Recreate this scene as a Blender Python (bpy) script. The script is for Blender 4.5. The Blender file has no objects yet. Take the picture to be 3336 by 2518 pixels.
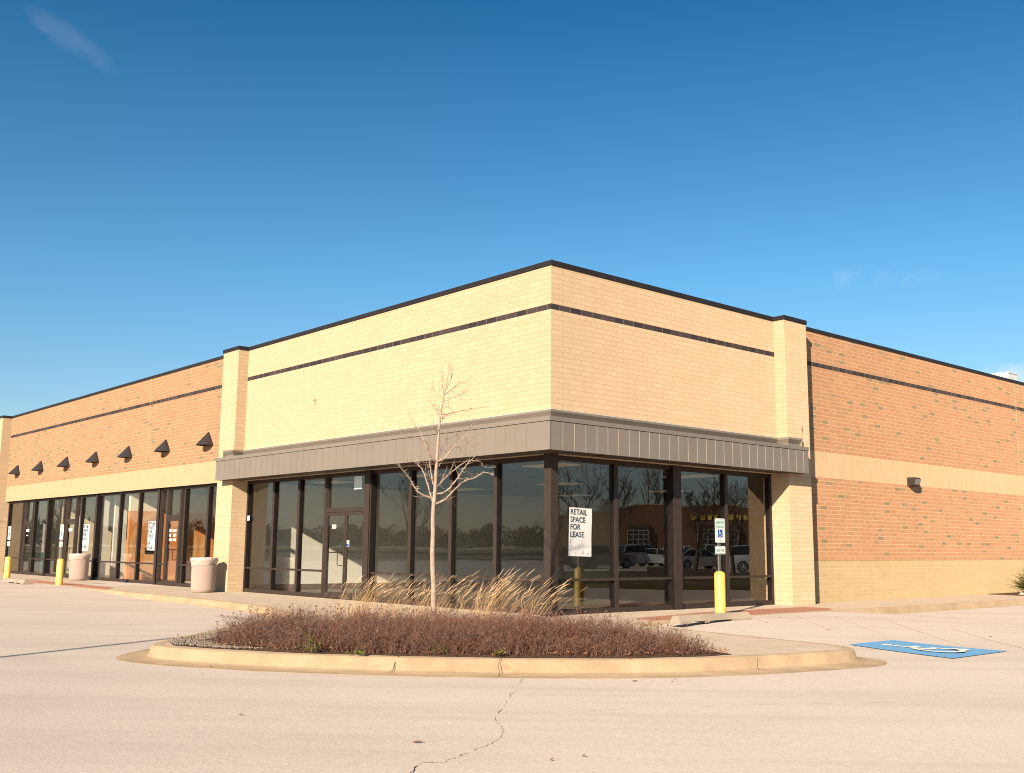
import bpy, bmesh, math, random
import numpy as np
from mathutils import Vector, Matrix
R = math.radians
scene = bpy.context.scene
COL = scene.collection

# ------------------------------------------------------------------ camera
CAM = Vector((14.1582, -13.4541, 1.2412))
FWD = Vector((-0.74161518, 0.65311541, 0.15312475))
RGT = Vector((0.66188272, 0.74955827, 0.00858265))
UPV = Vector((0.10917047, -0.10771565, 0.98816959))
cam_data = bpy.data.cameras.new("camera")
cam_data.sensor_fit = 'HORIZONTAL'
cam_data.sensor_width = 36.0
cam_data.lens = 3393.83 / 3336 * 36.0
cam_data.clip_end = 4000
cam = bpy.data.objects.new("camera", cam_data)
COL.objects.link(cam)
m = Matrix.Identity(4)
for i in range(3):
    m[i][0] = RGT[i]; m[i][1] = UPV[i]; m[i][2] = -FWD[i]; m[i][3] = CAM[i]
cam.matrix_world = m
scene.camera = cam

# ------------------------------------------------------------------ light
SUNV = Vector((0.433, -0.901, 0.4215)).normalized()      # towards the sun
sun_data = bpy.data.lights.new("sun", 'SUN')
sun_data.energy = 5.0
sun_data.angle = R(0.55)
sun_data.color = (1.0, 0.84, 0.66)
sun = bpy.data.objects.new("sun", sun_data)
COL.objects.link(sun)
sun.rotation_euler = (-SUNV).to_track_quat('-Z', 'Y').to_euler()

world = bpy.data.worlds.new("World")
scene.world = world
world.use_nodes = True
wn = world.node_tree.nodes; wl = world.node_tree.links
wn.clear()
sky = wn.new('ShaderNodeTexSky'); sky.sky_type = 'NISHITA'
sky.sun_disc = False
sky.sun_elevation = math.asin(SUNV.z)
sky.sun_rotation = math.atan2(SUNV.x, SUNV.y)
sky.air_density = 1.0; sky.dust_density = 0.6; sky.ozone_density = 2.5
sky.altitude = 100
bg = wn.new('ShaderNodeBackground'); bg.inputs['Strength'].default_value = 0.07
out = wn.new('ShaderNodeOutputWorld')
tc = wn.new('ShaderNodeTexCoord')

def wmath(op, a, b=None, c=None, clamp=False):
    n = wn.new('ShaderNodeMath'); n.operation = op; n.use_clamp = clamp
    for i, v in enumerate((a, b, c)):
        if v is None: continue
        if hasattr(v, 'links'): wl.new(v, n.inputs[i])
        else: n.inputs[i].default_value = v
    return n.outputs[0]

def cloud(u, v, wu, wv, ang, scale, seed, lo, hi):
    """a wisp round the direction that the photo shows at native pixel (u, v)"""
    d = (FWD + RGT * ((u - 1668) / 3393.83) + UPV * ((1259 - v) / 3393.83)).normalized()
    a = d.cross(Vector((0, 0, 1))).normalized(); b = a.cross(d).normalized()
    ca, sa = math.cos(ang), math.sin(ang)
    a2 = a * ca + b * sa; b2 = -a * sa + b * ca
    vn = wn.new('ShaderNodeTexNoise'); vn.inputs['Scale'].default_value = scale
    vn.inputs['Detail'].default_value = 6; vn.inputs['Roughness'].default_value = 0.62; vn.inputs['Distortion'].default_value = 0.6
    mp = wn.new('ShaderNodeMapping'); mp.inputs['Location'].default_value = (seed, seed * 2, 0)
    wl.new(tc.outputs['Generated'], mp.inputs['Vector']); wl.new(mp.outputs[0], vn.inputs['Vector'])
    def dot(vec):
        n = wn.new('ShaderNodeVectorMath'); n.operation = 'DOT_PRODUCT'
        wl.new(tc.outputs['Generated'], n.inputs[0]); n.inputs[1].default_value = vec
        return n.outputs['Value']
    fx = wmath('DIVIDE', dot(a2), wu); fy = wmath('DIVIDE', dot(b2), wv)
    # bend the wisp a little with the noise
    nz = wmath('SUBTRACT', vn.outputs['Fac'], 0.5)
    fy = wmath('ADD', fy, wmath('MULTIPLY', nz, 1.6))
    r2 = wmath('ADD', wmath('MULTIPLY', fx, fx), wmath('MULTIPLY', fy, fy))
    mask = wmath('SUBTRACT', 1.0, r2, clamp=True)
    front = wmath('GREATER_THAN', dot(d), 0.5)
    mr = wn.new('ShaderNodeMapRange'); mr.clamp = True
    wl.new(vn.outputs['Fac'], mr.inputs['Value'])
    mr.inputs['From Min'].default_value = lo; mr.inputs['From Max'].default_value = hi
    return wmath('MULTIPLY', wmath('MULTIPLY', mask, mr.outputs[0]), front)

c1 = wmath('MULTIPLY', cloud(232, 128, 0.046, 0.013, R(-28), 22, 3.7, 0.30, 0.72), 0.085)
c2 = wmath('MULTIPLY', cloud(2790, 900, 0.035, 0.012, R(0), 40, 4.1, 0.45, 0.8), 0.16)
c3 = wmath('MULTIPLY', cloud(2990, 900, 0.022, 0.009, R(5), 40, 7.1, 0.45, 0.8), 0.14)
c4 = wmath('MULTIPLY', cloud(3285, 1222, 0.030, 0.012, R(0), 36, 9.1, 0.35, 0.6), 0.45)
csum = wmath('ADD', wmath('ADD', c1, c2), wmath('ADD', c3, c4), clamp=True)
# grade of the sky colour (deeper blue overhead, paler towards the horizon)
sepw = wn.new('ShaderNodeSeparateXYZ'); wl.new(tc.outputs['Generated'], sepw.inputs[0])
grade = wn.new('ShaderNodeValToRGB')
wl.new(sepw.outputs['Z'], grade.inputs['Fac'])
ge = grade.color_ramp.elements
ge[0].position = 0.0; ge[0].color = (1.15, 1.05, 1.05, 1)
ge[1].position = 0.55; ge[1].color = (0.05, 0.58, 0.84, 1)
e = ge.new(0.25); e.color = (0.56, 1.02, 1.15, 1)
mul = wn.new('ShaderNodeMix'); mul.data_type = 'RGBA'; mul.blend_type = 'MULTIPLY'
mul.inputs['Factor'].default_value = 1.0
wl.new(sky.outputs[0], mul.inputs['A']); wl.new(grade.outputs[0], mul.inputs['B'])
cm = wn.new('ShaderNodeMix'); cm.data_type = 'RGBA'
wl.new(csum, cm.inputs['Factor']); wl.new(mul.outputs['Result'], cm.inputs['A'])
cm.inputs['B'].default_value = (9.0, 8.6, 9.4, 1)
wl.new(cm.outputs['Result'], bg.inputs['Color'])
wl.new(bg.outputs[0], out.inputs['Surface'])

scene.view_settings.view_transform = 'Standard'
scene.view_settings.look = 'None'
scene.view_settings.exposure = 0.8
scene.view_settings.gamma = 1.0
scene.cycles.max_bounces = 8
scene.cycles.transparent_max_bounces = 16
scene.cycles.glossy_bounces = 4
scene.cycles.use_denoising = True
scene.cycles.use_adaptive_sampling = False
scene.cycles.denoising_prefilter = 'NONE'
scene.cycles.filter_width = 1.05
scene.cycles.sample_clamp_indirect = 1.2

# ------------------------------------------------------------------ node helpers
class NT:
    def __init__(s, name):
        s.m = bpy.data.materials.new(name); s.m.use_nodes = True
        s.t = s.m.node_tree; s.n = s.t.nodes; s.l = s.t.links
        s.b = s.n['Principled BSDF']; s.out = s.n['Material Output']
    def new(s, t): return s.n.new(t)
    def put(s, v, sock):
        if hasattr(v, 'links'): s.l.new(v, sock)
        else: sock.default_value = v
    def math(s, op, a, b=None, c=None, clamp=False):
        n = s.new('ShaderNodeMath'); n.operation = op; n.use_clamp = clamp
        for i, v in enumerate((a, b, c)):
            if v is not None: s.put(v, n.inputs[i])
        return n.outputs[0]
    def pos(s):
        g = s.new('ShaderNodeNewGeometry'); x = s.new('ShaderNodeSeparateXYZ')
        s.l.new(g.outputs['Position'], x.inputs[0])
        return g, x.outputs['X'], x.outputs['Y'], x.outputs['Z']
    def objco(s):
        t = s.new('ShaderNodeTexCoord'); return t.outputs['Object']
    def noise(s, scale, detail=4, rough=0.55, vec=None, dist=0.0, dim=None):
        n = s.new('ShaderNodeTexNoise'); n.inputs['Scale'].default_value = scale
        n.inputs['Detail'].default_value = detail; n.inputs['Roughness'].default_value = rough
        n.inputs['Distortion'].default_value = dist
        if vec is None:
            g = s.new('ShaderNodeNewGeometry'); vec = g.outputs['Position']
        s.l.new(vec, n.inputs['Vector'])
        return n.outputs['Fac']
    def stretch(s, vec, sc):
        n = s.new('ShaderNodeVectorMath'); n.operation = 'MULTIPLY'
        s.put(vec, n.inputs[0]); n.inputs[1].default_value = sc
        return n.outputs[0]
    def ramp(s, f, stops, interp='LINEAR'):
        n = s.new('ShaderNodeValToRGB'); s.put(f, n.inputs['Fac'])
        n.color_ramp.interpolation = interp
        e = n.color_ramp.elements
        while len(e) < len(stops): e.new(0.5)
        for i, (p, c) in enumerate(stops):
            e[i].position = p
            e[i].color = (*c, 1) if len(c) == 3 else c
        return n.outputs[0]
    def mix(s, f, a, b, blend='MIX'):
        n = s.new('ShaderNodeMix'); n.data_type = 'RGBA'; n.blend_type = blend
        s.put(f, n.inputs['Factor'])
        for v, k in ((a, 'A'), (b, 'B')):
            if isinstance(v, tuple): v = (*v, 1) if len(v) == 3 else v
            s.put(v, n.inputs[k])
        return n.outputs['Result']
    def maprange(s, v, a, b, c=0.0, d=1.0):
        n = s.new('ShaderNodeMapRange'); n.clamp = True
        s.put(v, n.inputs[0])
        for i, k in enumerate((a, b, c, d)): n.inputs[i + 1].default_value = k
        return n.outputs[0]
    def bump(s, h, strength=0.3, dist=0.01):
        n = s.new('ShaderNodeBump'); n.inputs['Strength'].default_value = strength
        n.inputs['Distance'].default_value = dist
        s.put(h, n.inputs['Height']); s.l.new(n.outputs[0], s.b.inputs['Normal'])
    def base(s, c, rough=0.8, metal=0.0, spec=0.5):
        if isinstance(c, tuple): c = (*c, 1) if len(c) == 3 else c
        s.put(c, s.b.inputs['Base Color']); s.put(rough, s.b.inputs['Roughness'])
        s.b.inputs['Metallic'].default_value = metal
        s.b.inputs['Specular IOR Level'].default_value = spec

def plain(name, c, rough=0.6, metal=0.0, var=0.12, nscale=6.0, spec=0.5, bump=0.0):
    t = NT(name)
    n = t.noise(nscale, 5, 0.6)
    a = tuple(x * (1 - var) for x in c); b = tuple(min(1, x * (1 + var)) for x in c)
    t.base(t.ramp(n, [(0.3, a), (0.7, b)]), rough, metal, spec)
    if bump: t.bump(t.noise(nscale * 12, 3), bump, 0.004)
    return t.m

C = 0.1016; L = 0.3048; BAND = 5.885
def bricks(name, stops, mortar, course=C, length=L, offset=1/3, mw=0.0095, z0=BAND, soft=0.10, phase=0.0, mstr=1.0, stain=None, hm=1.0):
    t = NT(name)
    g, x, y, z = t.pos()
    nx = t.new('ShaderNodeSeparateXYZ'); t.l.new(g.outputs['True Normal'], nx.inputs[0])
    ax = t.math('ABSOLUTE', nx.outputs['X']); side = t.math('GREATER_THAN', ax, 0.5)
    u = t.math('ADD', t.math('MULTIPLY', x, t.math('SUBTRACT', 1.0, side)), t.math('MULTIPLY', y, side))
    v = t.math('DIVIDE', t.math('SUBTRACT', z, z0 - 200 * course), course)
    row = t.math('FLOOR', v); fz = t.math('FRACT', v)
    par = t.math('MODULO', row, 2.0)
    uu = t.math('ADD', t.math('ADD', t.math('DIVIDE', u, length), t.math('MULTIPLY', par, offset)), 400.0 + phase)
    colm = t.math('FLOOR', uu); fu = t.math('FRACT', uu)
    mu = t.math('LESS_THAN', fu, mw / length); mz = t.math('LESS_THAN', fz, mw / course)
    mask = t.math('MAXIMUM', mu, t.math('MULTIPLY', mz, hm))
    cv = t.new('ShaderNodeCombineXYZ'); t.put(colm, cv.inputs[0]); t.put(row, cv.inputs[1]); t.put(side, cv.inputs[2])
    wnz = t.new('ShaderNodeTexWhiteNoise'); wnz.noise_dimensions = '3D'; t.l.new(cv.outputs[0], wnz.inputs['Vector'])
    c = t.ramp(wnz.outputs['Value'], stops)
    fine = t.noise(160, 3, 0.7)
    c = t.mix(t.maprange(fine, 0.3, 0.7, 0.0, soft), c, (0.12, 0.08, 0.05), 'MULTIPLY')
    big = t.noise(0.7, 4, 0.6)
    c = t.mix(t.maprange(big, 0.35, 0.75, 0.0, 0.16), c, tuple(k * 0.7 for k in stops[0][1]), 'MIX')
    # faint vertical rain streaks
    st = t.noise(1.0, 4, 0.6, vec=t.stretch(g.outputs['Position'], (7.0, 7.0, 0.35)))
    c = t.mix(t.maprange(st, 0.55, 0.8, 0.0, 0.10), c, (0.30, 0.24, 0.17), 'MIX')
    c = t.mix(t.math('MULTIPLY', mask, mstr), c, mortar)
    if stain:
        for (sy, sz, ry, rz, col, amt) in stain:
            dx = t.math('DIVIDE', t.math('SUBTRACT', u, sy), ry); dz = t.math('DIVIDE', t.math('SUBTRACT', z, sz), rz)
            rr = t.math('ADD', t.math('MULTIPLY', dx, dx), t.math('MULTIPLY', dz, dz))
            rr = t.math('ADD', rr, t.math('MULTIPLY', t.math('SUBTRACT', t.noise(40, 3), 0.5), 1.5))
            c = t.mix(t.math('MULTIPLY', t.math('SUBTRACT', 1.0, rr, clamp=True), amt), c, col)
    t.base(c, 0.85, 0, 0.3); t.b.inputs['Diffuse Roughness'].default_value = 0.8
    t.bump(t.math('SUBTRACT', t.math('MULTIPLY', fine, 0.35), mask), 0.35, 0.004)
    return t.m

M = {}
YEL = [(0.0, (0.535, 0.392, 0.243)), (0.25, (0.563, 0.420, 0.269)), (0.5, (0.549, 0.406, 0.255)), (0.75, (0.578, 0.435, 0.286)), (1.0, (0.541, 0.397, 0.247))]
YM = (0.455, 0.29, 0.16)
M['yellow'] = bricks('yellow_brick', YEL, YM, mstr=1.0, stain=[(7.92, 4.06, 0.05, 0.11, (0.13, 0.07, 0.03), 0.75)])
ORG = [(0.0, (0.227, 0.167, 0.096)), (0.045, (0.255, 0.181, 0.104)), (0.065, (0.344, 0.200, 0.100)), (0.16, (0.375, 0.196, 0.104)),
       (0.45, (0.413, 0.215, 0.115)), (0.7, (0.395, 0.189, 0.104)), (0.85, (0.413, 0.229, 0.118)), (1.0, (0.379, 0.181, 0.096))]
M['orange'] = bricks('orange_brick', ORG, (0.480, 0.345, 0.211), soft=0.07, mw=0.0105)
M['tan_base'] = bricks('tan_brick', [(0, (0.411, 0.300, 0.161)), (0.5, (0.425, 0.312, 0.170)), (1, (0.441, 0.327, 0.181))], (0.484, 0.383, 0.225), z0=1.007, mstr=0.75)
M['soldier'] = bricks('soldier_brick', [(0, (0.455, 0.318, 0.182)), (0.5, (0.474, 0.337, 0.199)), (1, (0.493, 0.351, 0.210))], (0.520, 0.389, 0.248), course=0.3125, length=0.1016, offset=0.0, z0=3.65, mw=0.007, mstr=0.7)
M['dark_band'] = bricks('dark_glazed_brick', [(0, (0.030, 0.024, 0.026)), (0.5, (0.045, 0.034, 0.034)), (1, (0.065, 0.05, 0.047))], (0.22, 0.18, 0.145), course=C, mw=0.009, soft=0.2, hm=0.0)
# dark band: only vertical joints matter; the course is one brick high
M['coping'] = plain('coping_metal', (0.026, 0.021, 0.020), 0.5, 0.0, 0.12, 2.0, spec=0.2)
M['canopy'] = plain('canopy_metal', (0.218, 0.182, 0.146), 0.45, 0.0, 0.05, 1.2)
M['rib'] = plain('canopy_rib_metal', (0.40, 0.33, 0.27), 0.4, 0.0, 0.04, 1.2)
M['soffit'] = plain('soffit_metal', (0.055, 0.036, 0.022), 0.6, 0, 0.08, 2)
M['frame'] = plain('bronze_frame', (0.048, 0.034, 0.028), 0.5, 0.0, 0.12, 5.0, spec=0.2)
M['frame_shade'] = plain('shaded_side_bronze', (0.011, 0.008, 0.007), 0.5, 0.0, 0.1, 5.0, spec=0.15)  # frame bronze darkened so the mullion sides look shaded; shade is in the colour
M['rust'] = plain('rusty_iron', (0.22, 0.08, 0.03), 0.8)
M['sealant'] = plain('sealant', (0.60, 0.43, 0.26), 0.8)
M['white_wall'] = plain('white_drywall', (0.76, 0.72, 0.62), 0.9, 0, 0.03, 1)
M['cream_wall'] = plain('cream_drywall', (0.85, 0.72, 0.50), 0.9, 0, 0.05, 1)
M['orange_wall'] = plain('orange_paint', (0.72, 0.27, 0.08), 0.8, 0, 0.05, 1)
M['orange_light'] = plain('orange_light_paint', (0.72, 0.38, 0.15), 0.8, 0, 0.03, 1)
M['teal'] = plain('teal_paint', (0.02, 0.22, 0.20), 0.7, 0, 0.1, 4)
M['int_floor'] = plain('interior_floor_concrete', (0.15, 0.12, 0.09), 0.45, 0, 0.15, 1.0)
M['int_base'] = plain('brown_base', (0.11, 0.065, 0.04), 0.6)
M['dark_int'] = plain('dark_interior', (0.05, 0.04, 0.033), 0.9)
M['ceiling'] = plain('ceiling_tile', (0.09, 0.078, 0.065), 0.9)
M['fixture'] = plain('light_fixture', (0.55, 0.40, 0.26), 0.6)
M['fixture'].node_tree.nodes['Principled BSDF'].inputs['Emission Color'].default_value = (1.0, 0.62, 0.34, 1)
M['fixture'].node_tree.nodes['Principled BSDF'].inputs['Emission Strength'].default_value = 0.035
M['roof'] = plain('roof_membrane', (0.35, 0.33, 0.30), 0.9)
M['lamp_metal'] = plain('dark_lamp_metal', (0.045, 0.037, 0.036), 0.5, 0.2, 0.1, 10)
M['white_unit'] = plain('white_metal', (0.72, 0.70, 0.66), 0.5)
M['white'] = plain('white_vinyl', (0.80, 0.78, 0.74), 0.5, 0, 0.03)
M['galv'] = plain('galvanised_steel', (0.42, 0.40, 0.37), 0.35, 0.8, 0.15, 14)
M['green'] = plain('sign_green', (0.05, 0.34, 0.20), 0.45)
M['blue'] = plain('sign_blue', (0.008, 0.075, 0.36), 0.45)
M['teal_ink'] = plain('dark_teal_ink', (0.018, 0.05, 0.07), 0.6)
M['grey_ink'] = plain('faded_ink', (0.42, 0.48, 0.47), 0.7, 0, 0.3, 8)
M['paper'] = plain('poster_paper', (0.70, 0.68, 0.65), 0.6, 0, 0.06, 3)
M['black'] = plain('black_rubber', (0.016, 0.016, 0.017), 0.7)
M['leaf'] = plain('dry_leaf', (0.20, 0.085, 0.045), 0.8, 0, 0.3, 30)

def glass_mat():
    t = NT('window_glass'); t.n.remove(t.b)
    tr = t.new('ShaderNodeBsdfTransparent'); tr.inputs[0].default_value = (0.98, 0.985, 0.975, 1)
    gl = t.new('ShaderNodeBsdfGlossy'); gl.inputs['Roughness'].default_value = 0.0
    gl.inputs['Color'].default_value = (1, 1, 1, 1)
    nz = t.noise(0.55, 1, 0.4)
    bp = t.new('ShaderNodeBump'); bp.inputs['Strength'].default_value = 0.12; bp.inputs['Distance'].default_value = 0.02
    t.l.new(nz, bp.inputs['Height']); t.l.new(bp.outputs[0], gl.inputs['Normal'])
    # Schlick reflectance of each face of the pane, the same from both sides
    g = t.new('ShaderNodeNewGeometry'); dt = t.new('ShaderNodeVectorMath'); dt.operation = 'DOT_PRODUCT'
    t.l.new(g.outputs['Incoming'], dt.inputs[0]); t.l.new(g.outputs['True Normal'], dt.inputs[1])
    c5 = t.math('POWER', t.math('SUBTRACT', 1.0, t.math('ABSOLUTE', dt.outputs['Value'])), 5.0)
    fac = t.math('ADD', 0.06, t.math('MULTIPLY', c5, 1.2), clamp=True)
    mx = t.new('ShaderNodeMixShader'); t.l.new(fac, mx.inputs[0]); t.l.new(tr.outputs[0], mx.inputs[1]); t.l.new(gl.outputs[0], mx.inputs[2])
    t.l.new(mx.outputs[0], t.out.inputs['Surface'])
    return t.m
M['glass'] = glass_mat()

def lot_mat():
    t = NT('weathered_parking_surface')
    g, x, y, z = t.pos()
    fine = t.noise(95, 3, 0.75); mid = t.noise(22, 4, 0.65); big = t.noise(0.35, 5, 0.6)
    streak = t.noise(1.0, 5, 0.6, vec=t.stretch(g.outputs['Position'], (0.35, 0.35, 1)))
    # faint wheel-wear bands that run along the drive lane
    rot = t.math('ADD', t.math('MULTIPLY', x, 0.72), t.math('MULTIPLY', y, -0.69))
    along = t.math('ADD', t.math('MULTIPLY', x, 0.69), t.math('MULTIPLY', y, 0.72))
    cv = t.new('ShaderNodeCombineXYZ'); t.put(t.math('MULTIPLY', rot, 1.3), cv.inputs[0]); t.put(t.math('MULTIPLY', along, 0.12), cv.inputs[1])
    band = t.noise(1.0, 5, 0.6, vec=cv.outputs[0])
    c = t.ramp(fine, [(0.22, (0.22, 0.18, 0.145)), (0.38, (0.47, 0.39, 0.325)), (0.56, (0.59, 0.495, 0.415)), (0.8, (0.80, 0.68, 0.56))])
    c = t.mix(t.maprange(mid, 0.35, 0.72, 0.0, 0.42), c, (0.36, 0.29, 0.24))
    pits = t.noise(42, 2, 0.5)
    c = t.mix(t.maprange(pits, 0.66, 0.72, 0.0, 0.55), c, (0.24, 0.185, 0.145))
    c = t.mix(t.maprange(t.noise(60, 2, 0.5), 0.66, 0.74, 0.0, 0.5), c, (0.80, 0.70, 0.60))
    c = t.mix(t.maprange(band, 0.45, 0.72, 0.0, 0.42), c, (0.34, 0.275, 0.225))
    c = t.mix(t.maprange(big, 0.42, 0.7, 0.0, 0.25), c, (0.62, 0.53, 0.43))
    for (sx, sy, rx, ry, amt) in ((-4.6, -3.75, 1.5, 0.28, 0.55), (0.45, -9.3, 0.9, 0.5, 0.10), (11.2, -8.6, 1.2, .5, .12)):
        dx = t.math('DIVIDE', t.math('SUBTRACT', x, sx), rx); dy = t.math('DIVIDE', t.math('SUBTRACT', y, sy), ry)
        rr = t.math('ADD', t.math('MULTIPLY', dx, dx), t.math('MULTIPLY', dy, dy))
        rr = t.math('ADD', rr, t.math('MULTIPLY', t.math('SUBTRACT', t.noise(3, 4), 0.5), 1.2))
        c = t.mix(t.math('MULTIPLY', t.math('SUBTRACT', 1.0, rr, clamp=True), amt), c, (0.16, 0.13, 0.11))
    t.base(c, 0.92, 0, 0.25); t.b.inputs['Diffuse Roughness'].default_value = 0.3
    t.bump(t.math('ADD', fine, t.math('MULTIPLY', mid, 0.6)), 0.5, 0.006)
    return t.m
M['lot'] = lot_mat()

def concrete(name, c, var=0.16, joints=0.0, rust=0.0, streaky=False):
    t = NT(name)
    g, x, y, z = t.pos()
    a = tuple(k * (1 - var) for k in c); b = tuple(min(1, k * (1 + var)) for k in c)
    n = t.noise(2.2, 6, 0.62); f = t.noise(130, 3, 0.7)
    col = t.ramp(n, [(0.3, a), (0.7, b)])
    col = t.mix(t.maprange(f, 0.35, 0.7, 0.0, 0.28), col, tuple(k * 0.62 for k in c))
    if rust:
        rn = t.noise(1.0, 6, 0.75, vec=t.stretch(g.outputs['Position'], (5, 5, 26)))
        col = t.mix(t.maprange(rn, 0.58, 0.68, 0.0, rust), col, (0.42, 0.17, 0.05))
        low = t.maprange(z, -0.150, -0.128, 0.5, 0.0)      # grime that collects in the gutter line
        col = t.mix(t.math('MULTIPLY', low, t.maprange(t.noise(3, 4), 0.3, 0.6)), col, tuple(k * 0.5 for k in c))
    if joints:
        for ax, ph in ((x, 0.0), (y, 0.4)):
            fr = t.math('FRACT', t.math('DIVIDE', t.math('ADD', ax, 100 * joints + ph), joints))
            m1 = t.math('LESS_THAN', fr, 0.012 / joints)
            col = t.mix(t.math('MULTIPLY', m1, 0.6), col, tuple(k * 0.35 for k in c))
    t.base(col, 0.9, 0, 0.25); t.b.inputs['Diffuse Roughness'].default_value = 0.3
    t.bump(f, 0.3, 0.003)
    return t.m
M['sidewalk'] = concrete('sidewalk_concrete', (0.50, 0.39, 0.285), 0.12, joints=1.52)
M['kerb'] = concrete('kerb_concrete', (0.42, 0.30, 0.185), 0.2, rust=0.65)
M['stop'] = concrete('precast_concrete', (0.37, 0.295, 0.22), 0.18)
M['red_pad'] = concrete('worn_red_pad', (0.55, 0.21, 0.13), 0.3)
M['can'] = concrete('exposed_aggregate_pink', (0.44, 0.33, 0.27), 0.07)
M['asphalt_road'] = plain('road_asphalt', (0.075, 0.066, 0.058), 0.9, 0, 0.2, 1)

def pad_mat():
    t = NT('worn_red_paving')
    n = t.noise(3.5, 6, 0.7); f = t.noise(90, 2, 0.6)
    c = t.ramp(n, [(0.34, (0.42, 0.31, 0.22)), (0.5, (0.56, 0.22, 0.135)), (0.7, (0.64, 0.25, 0.16))])
    c = t.mix(t.maprange(f, .4, .7, 0, .4), c, (0.40, 0.28, 0.2))
    t.base(c, 0.9, 0, 0.2); return t.m
M['red_pad'] = pad_mat()

def bollard_mat():
    t = NT('yellow_bollard_sleeve')
    g, x, y, z = t.pos()
    n = t.noise(9, 5, 0.7)
    c = t.mix(t.maprange(n, 0.60, 0.70, 0, 0.8), (0.80, 0.57, 0.11), (0.62, 0.34, 0.07))
    low = t.maprange(z, 0.0, 0.10, 0.7, 0.0)
    c = t.mix(t.math('MULTIPLY', low, t.maprange(t.noise(25, 4), 0.4, 0.6)), c, (0.30, 0.13, 0.03))
    t.base(c, 0.42, 0, 0.5); return t.m
M['bollard'] = bollard_mat()

def mulch_mat():
    t = NT('mulch')
    n = t.noise(38, 5, 0.8)
    t.base(t.ramp(n, [(0.3, (0.045, 0.025, 0.018)), (0.5, (0.13, 0.075, 0.05)), (0.66, (0.26, 0.15, 0.10)), (0.8, (0.42, 0.30, 0.22))]), 0.95, 0, 0.1)
    t.bump(n, 0.8, 0.03); return t.m
M['mulch'] = mulch_mat()
def field_mat():
    t = NT('dry_grass_field')
    n = t.noise(0.05, 6, 0.6); f = t.noise(2.5, 4, 0.7)
    c = t.ramp(n, [(0.3, (0.12, 0.10, 0.045)), (0.7, (0.22, 0.17, 0.08))])
    c = t.mix(t.maprange(f, 0.3, 0.7, 0, 0.4), c, (0.07, 0.06, 0.03))
    t.base(c, 0.95, 0, 0.1); return t.m
M['field'] = field_mat()
def bark_mat(name, a, b, sc=14):
    t = NT(name); n = t.noise(sc, 5, 0.7)
    t.base(t.ramp(n, [(0.3, a), (0.7, b)]), 0.85, 0, 0.2); t.bump(n, 0.4, 0.006); return t.m
M['bark'] = bark_mat('pale_bark', (0.27, 0.19, 0.14), (0.47, 0.355, 0.27))
M['twig'] = bark_mat('twig_bark', (0.24, 0.15, 0.095), (0.42, 0.29, 0.20), 30)
M['dark_bark'] = bark_mat('dark_bark', (0.05, 0.035, 0.025), (0.12, 0.085, 0.06), 5)
def pernoise(name, stops, sc=11.0, rough=0.85, broad=0.0):
    t = NT(name); n = t.noise(sc, 4, 0.8); c = t.ramp(n, stops)
    if broad:
        c = t.mix(t.maprange(t.noise(2.6, 3, 0.6), 0.4, 0.65, 0.0, broad), c, (0.20, 0.155, 0.135))
        c = t.mix(t.maprange(t.noise(3.7, 2, 0.6), 0.52, 0.7, 0.0, broad), c, (0.20, 0.075, 0.045))
    t.base(c, rough, 0, 0.15); return t.m
M['deadshrub'] = pernoise('dead_shrub_twigs', [(0.30, (0.045, 0.022, 0.016)), (0.45, (0.13, 0.060, 0.040)), (0.58, (0.235, 0.122, 0.084)), (0.72, (0.43, 0.27, 0.195))], 26, broad=0.25)
M['straw'] = pernoise('straw', [(0.3, (0.34, 0.19, 0.075)), (0.55, (0.60, 0.39, 0.19)), (0.8, (0.80, 0.57, 0.32))], 22)
M['plume'] = pernoise('straw_plume', [(0.3, (0.58, 0.38, 0.21)), (0.7, (0.85, 0.64, 0.42))], 30)
M['weed'] = pernoise('weed_leaf', [(0.3, (0.05, 0.06, 0.014)), (0.7, (0.17, 0.165, 0.045))], 40)
M['juniper'] = pernoise('juniper_needles', [(0.3, (0.055, 0.05, 0.012)), (0.55, (0.13, 0.115, 0.03)), (0.8, (0.24, 0.19, 0.06))], 18)
M['evergreen'] = pernoise('evergreen_needles', [(0.3, (0.02, 0.028, 0.012)), (0.8, (0.06, 0.07, 0.03))], 3)
M['wood'] = pernoise('bare_woodland', [(0.3, (0.045, 0.035, 0.024)), (0.6, (0.09, 0.066, 0.045)), (0.8, (0.14, 0.10, 0.07))], 0.4)
M['rock'] = pernoise('tan_rock', [(0.3, (0.35, 0.22, 0.15)), (0.7, (0.66, 0.48, 0.35))], 9)
M['gravel'] = pernoise('gravel', [(0.3, (0.09, 0.07, 0.05)), (0.5, (0.22, 0.175, 0.135)), (0.75, (0.46, 0.39, 0.31))], 45)
def bagmat():
    t = NT('plastic_liner'); t.base((0.54, 0.44, 0.38, 1), 0.3, 0, 0.6)
    t.bump(t.noise(18, 4, 0.6, vec=t.stretch(t.objco(), (1, 1, 2.5))), 0.7, 0.012)
    return t.m
M['bag'] = bagmat()
def paintmat(name, c, wear=0.35):
    t = NT(name); n = t.noise(14, 5, 0.75); f = t.noise(95, 3, 0.75)
    k = t.maprange(n, 0.42, 0.72, 0.0, wear)
    lot = t.ramp(f, [(0.25, (0.42, 0.345, 0.28)), (0.7, (0.74, 0.62, 0.51))])
    base = t.mix(t.maprange(f, 0.3, 0.75, 0.0, 0.25), c, tuple(v * 0.6 for v in c))
    t.base(t.mix(k, base, lot), 0.85, 0, 0.2); t.b.inputs['Diffuse Roughness'].default_value = 0.3; return t.m
M['blue_paint'] = paintmat('blue_road_paint', (0.115, 0.30, 0.50), 0.12)
M['white_paint'] = paintmat('cream_road_paint', (0.80, 0.72, 0.60), 0.25)
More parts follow.
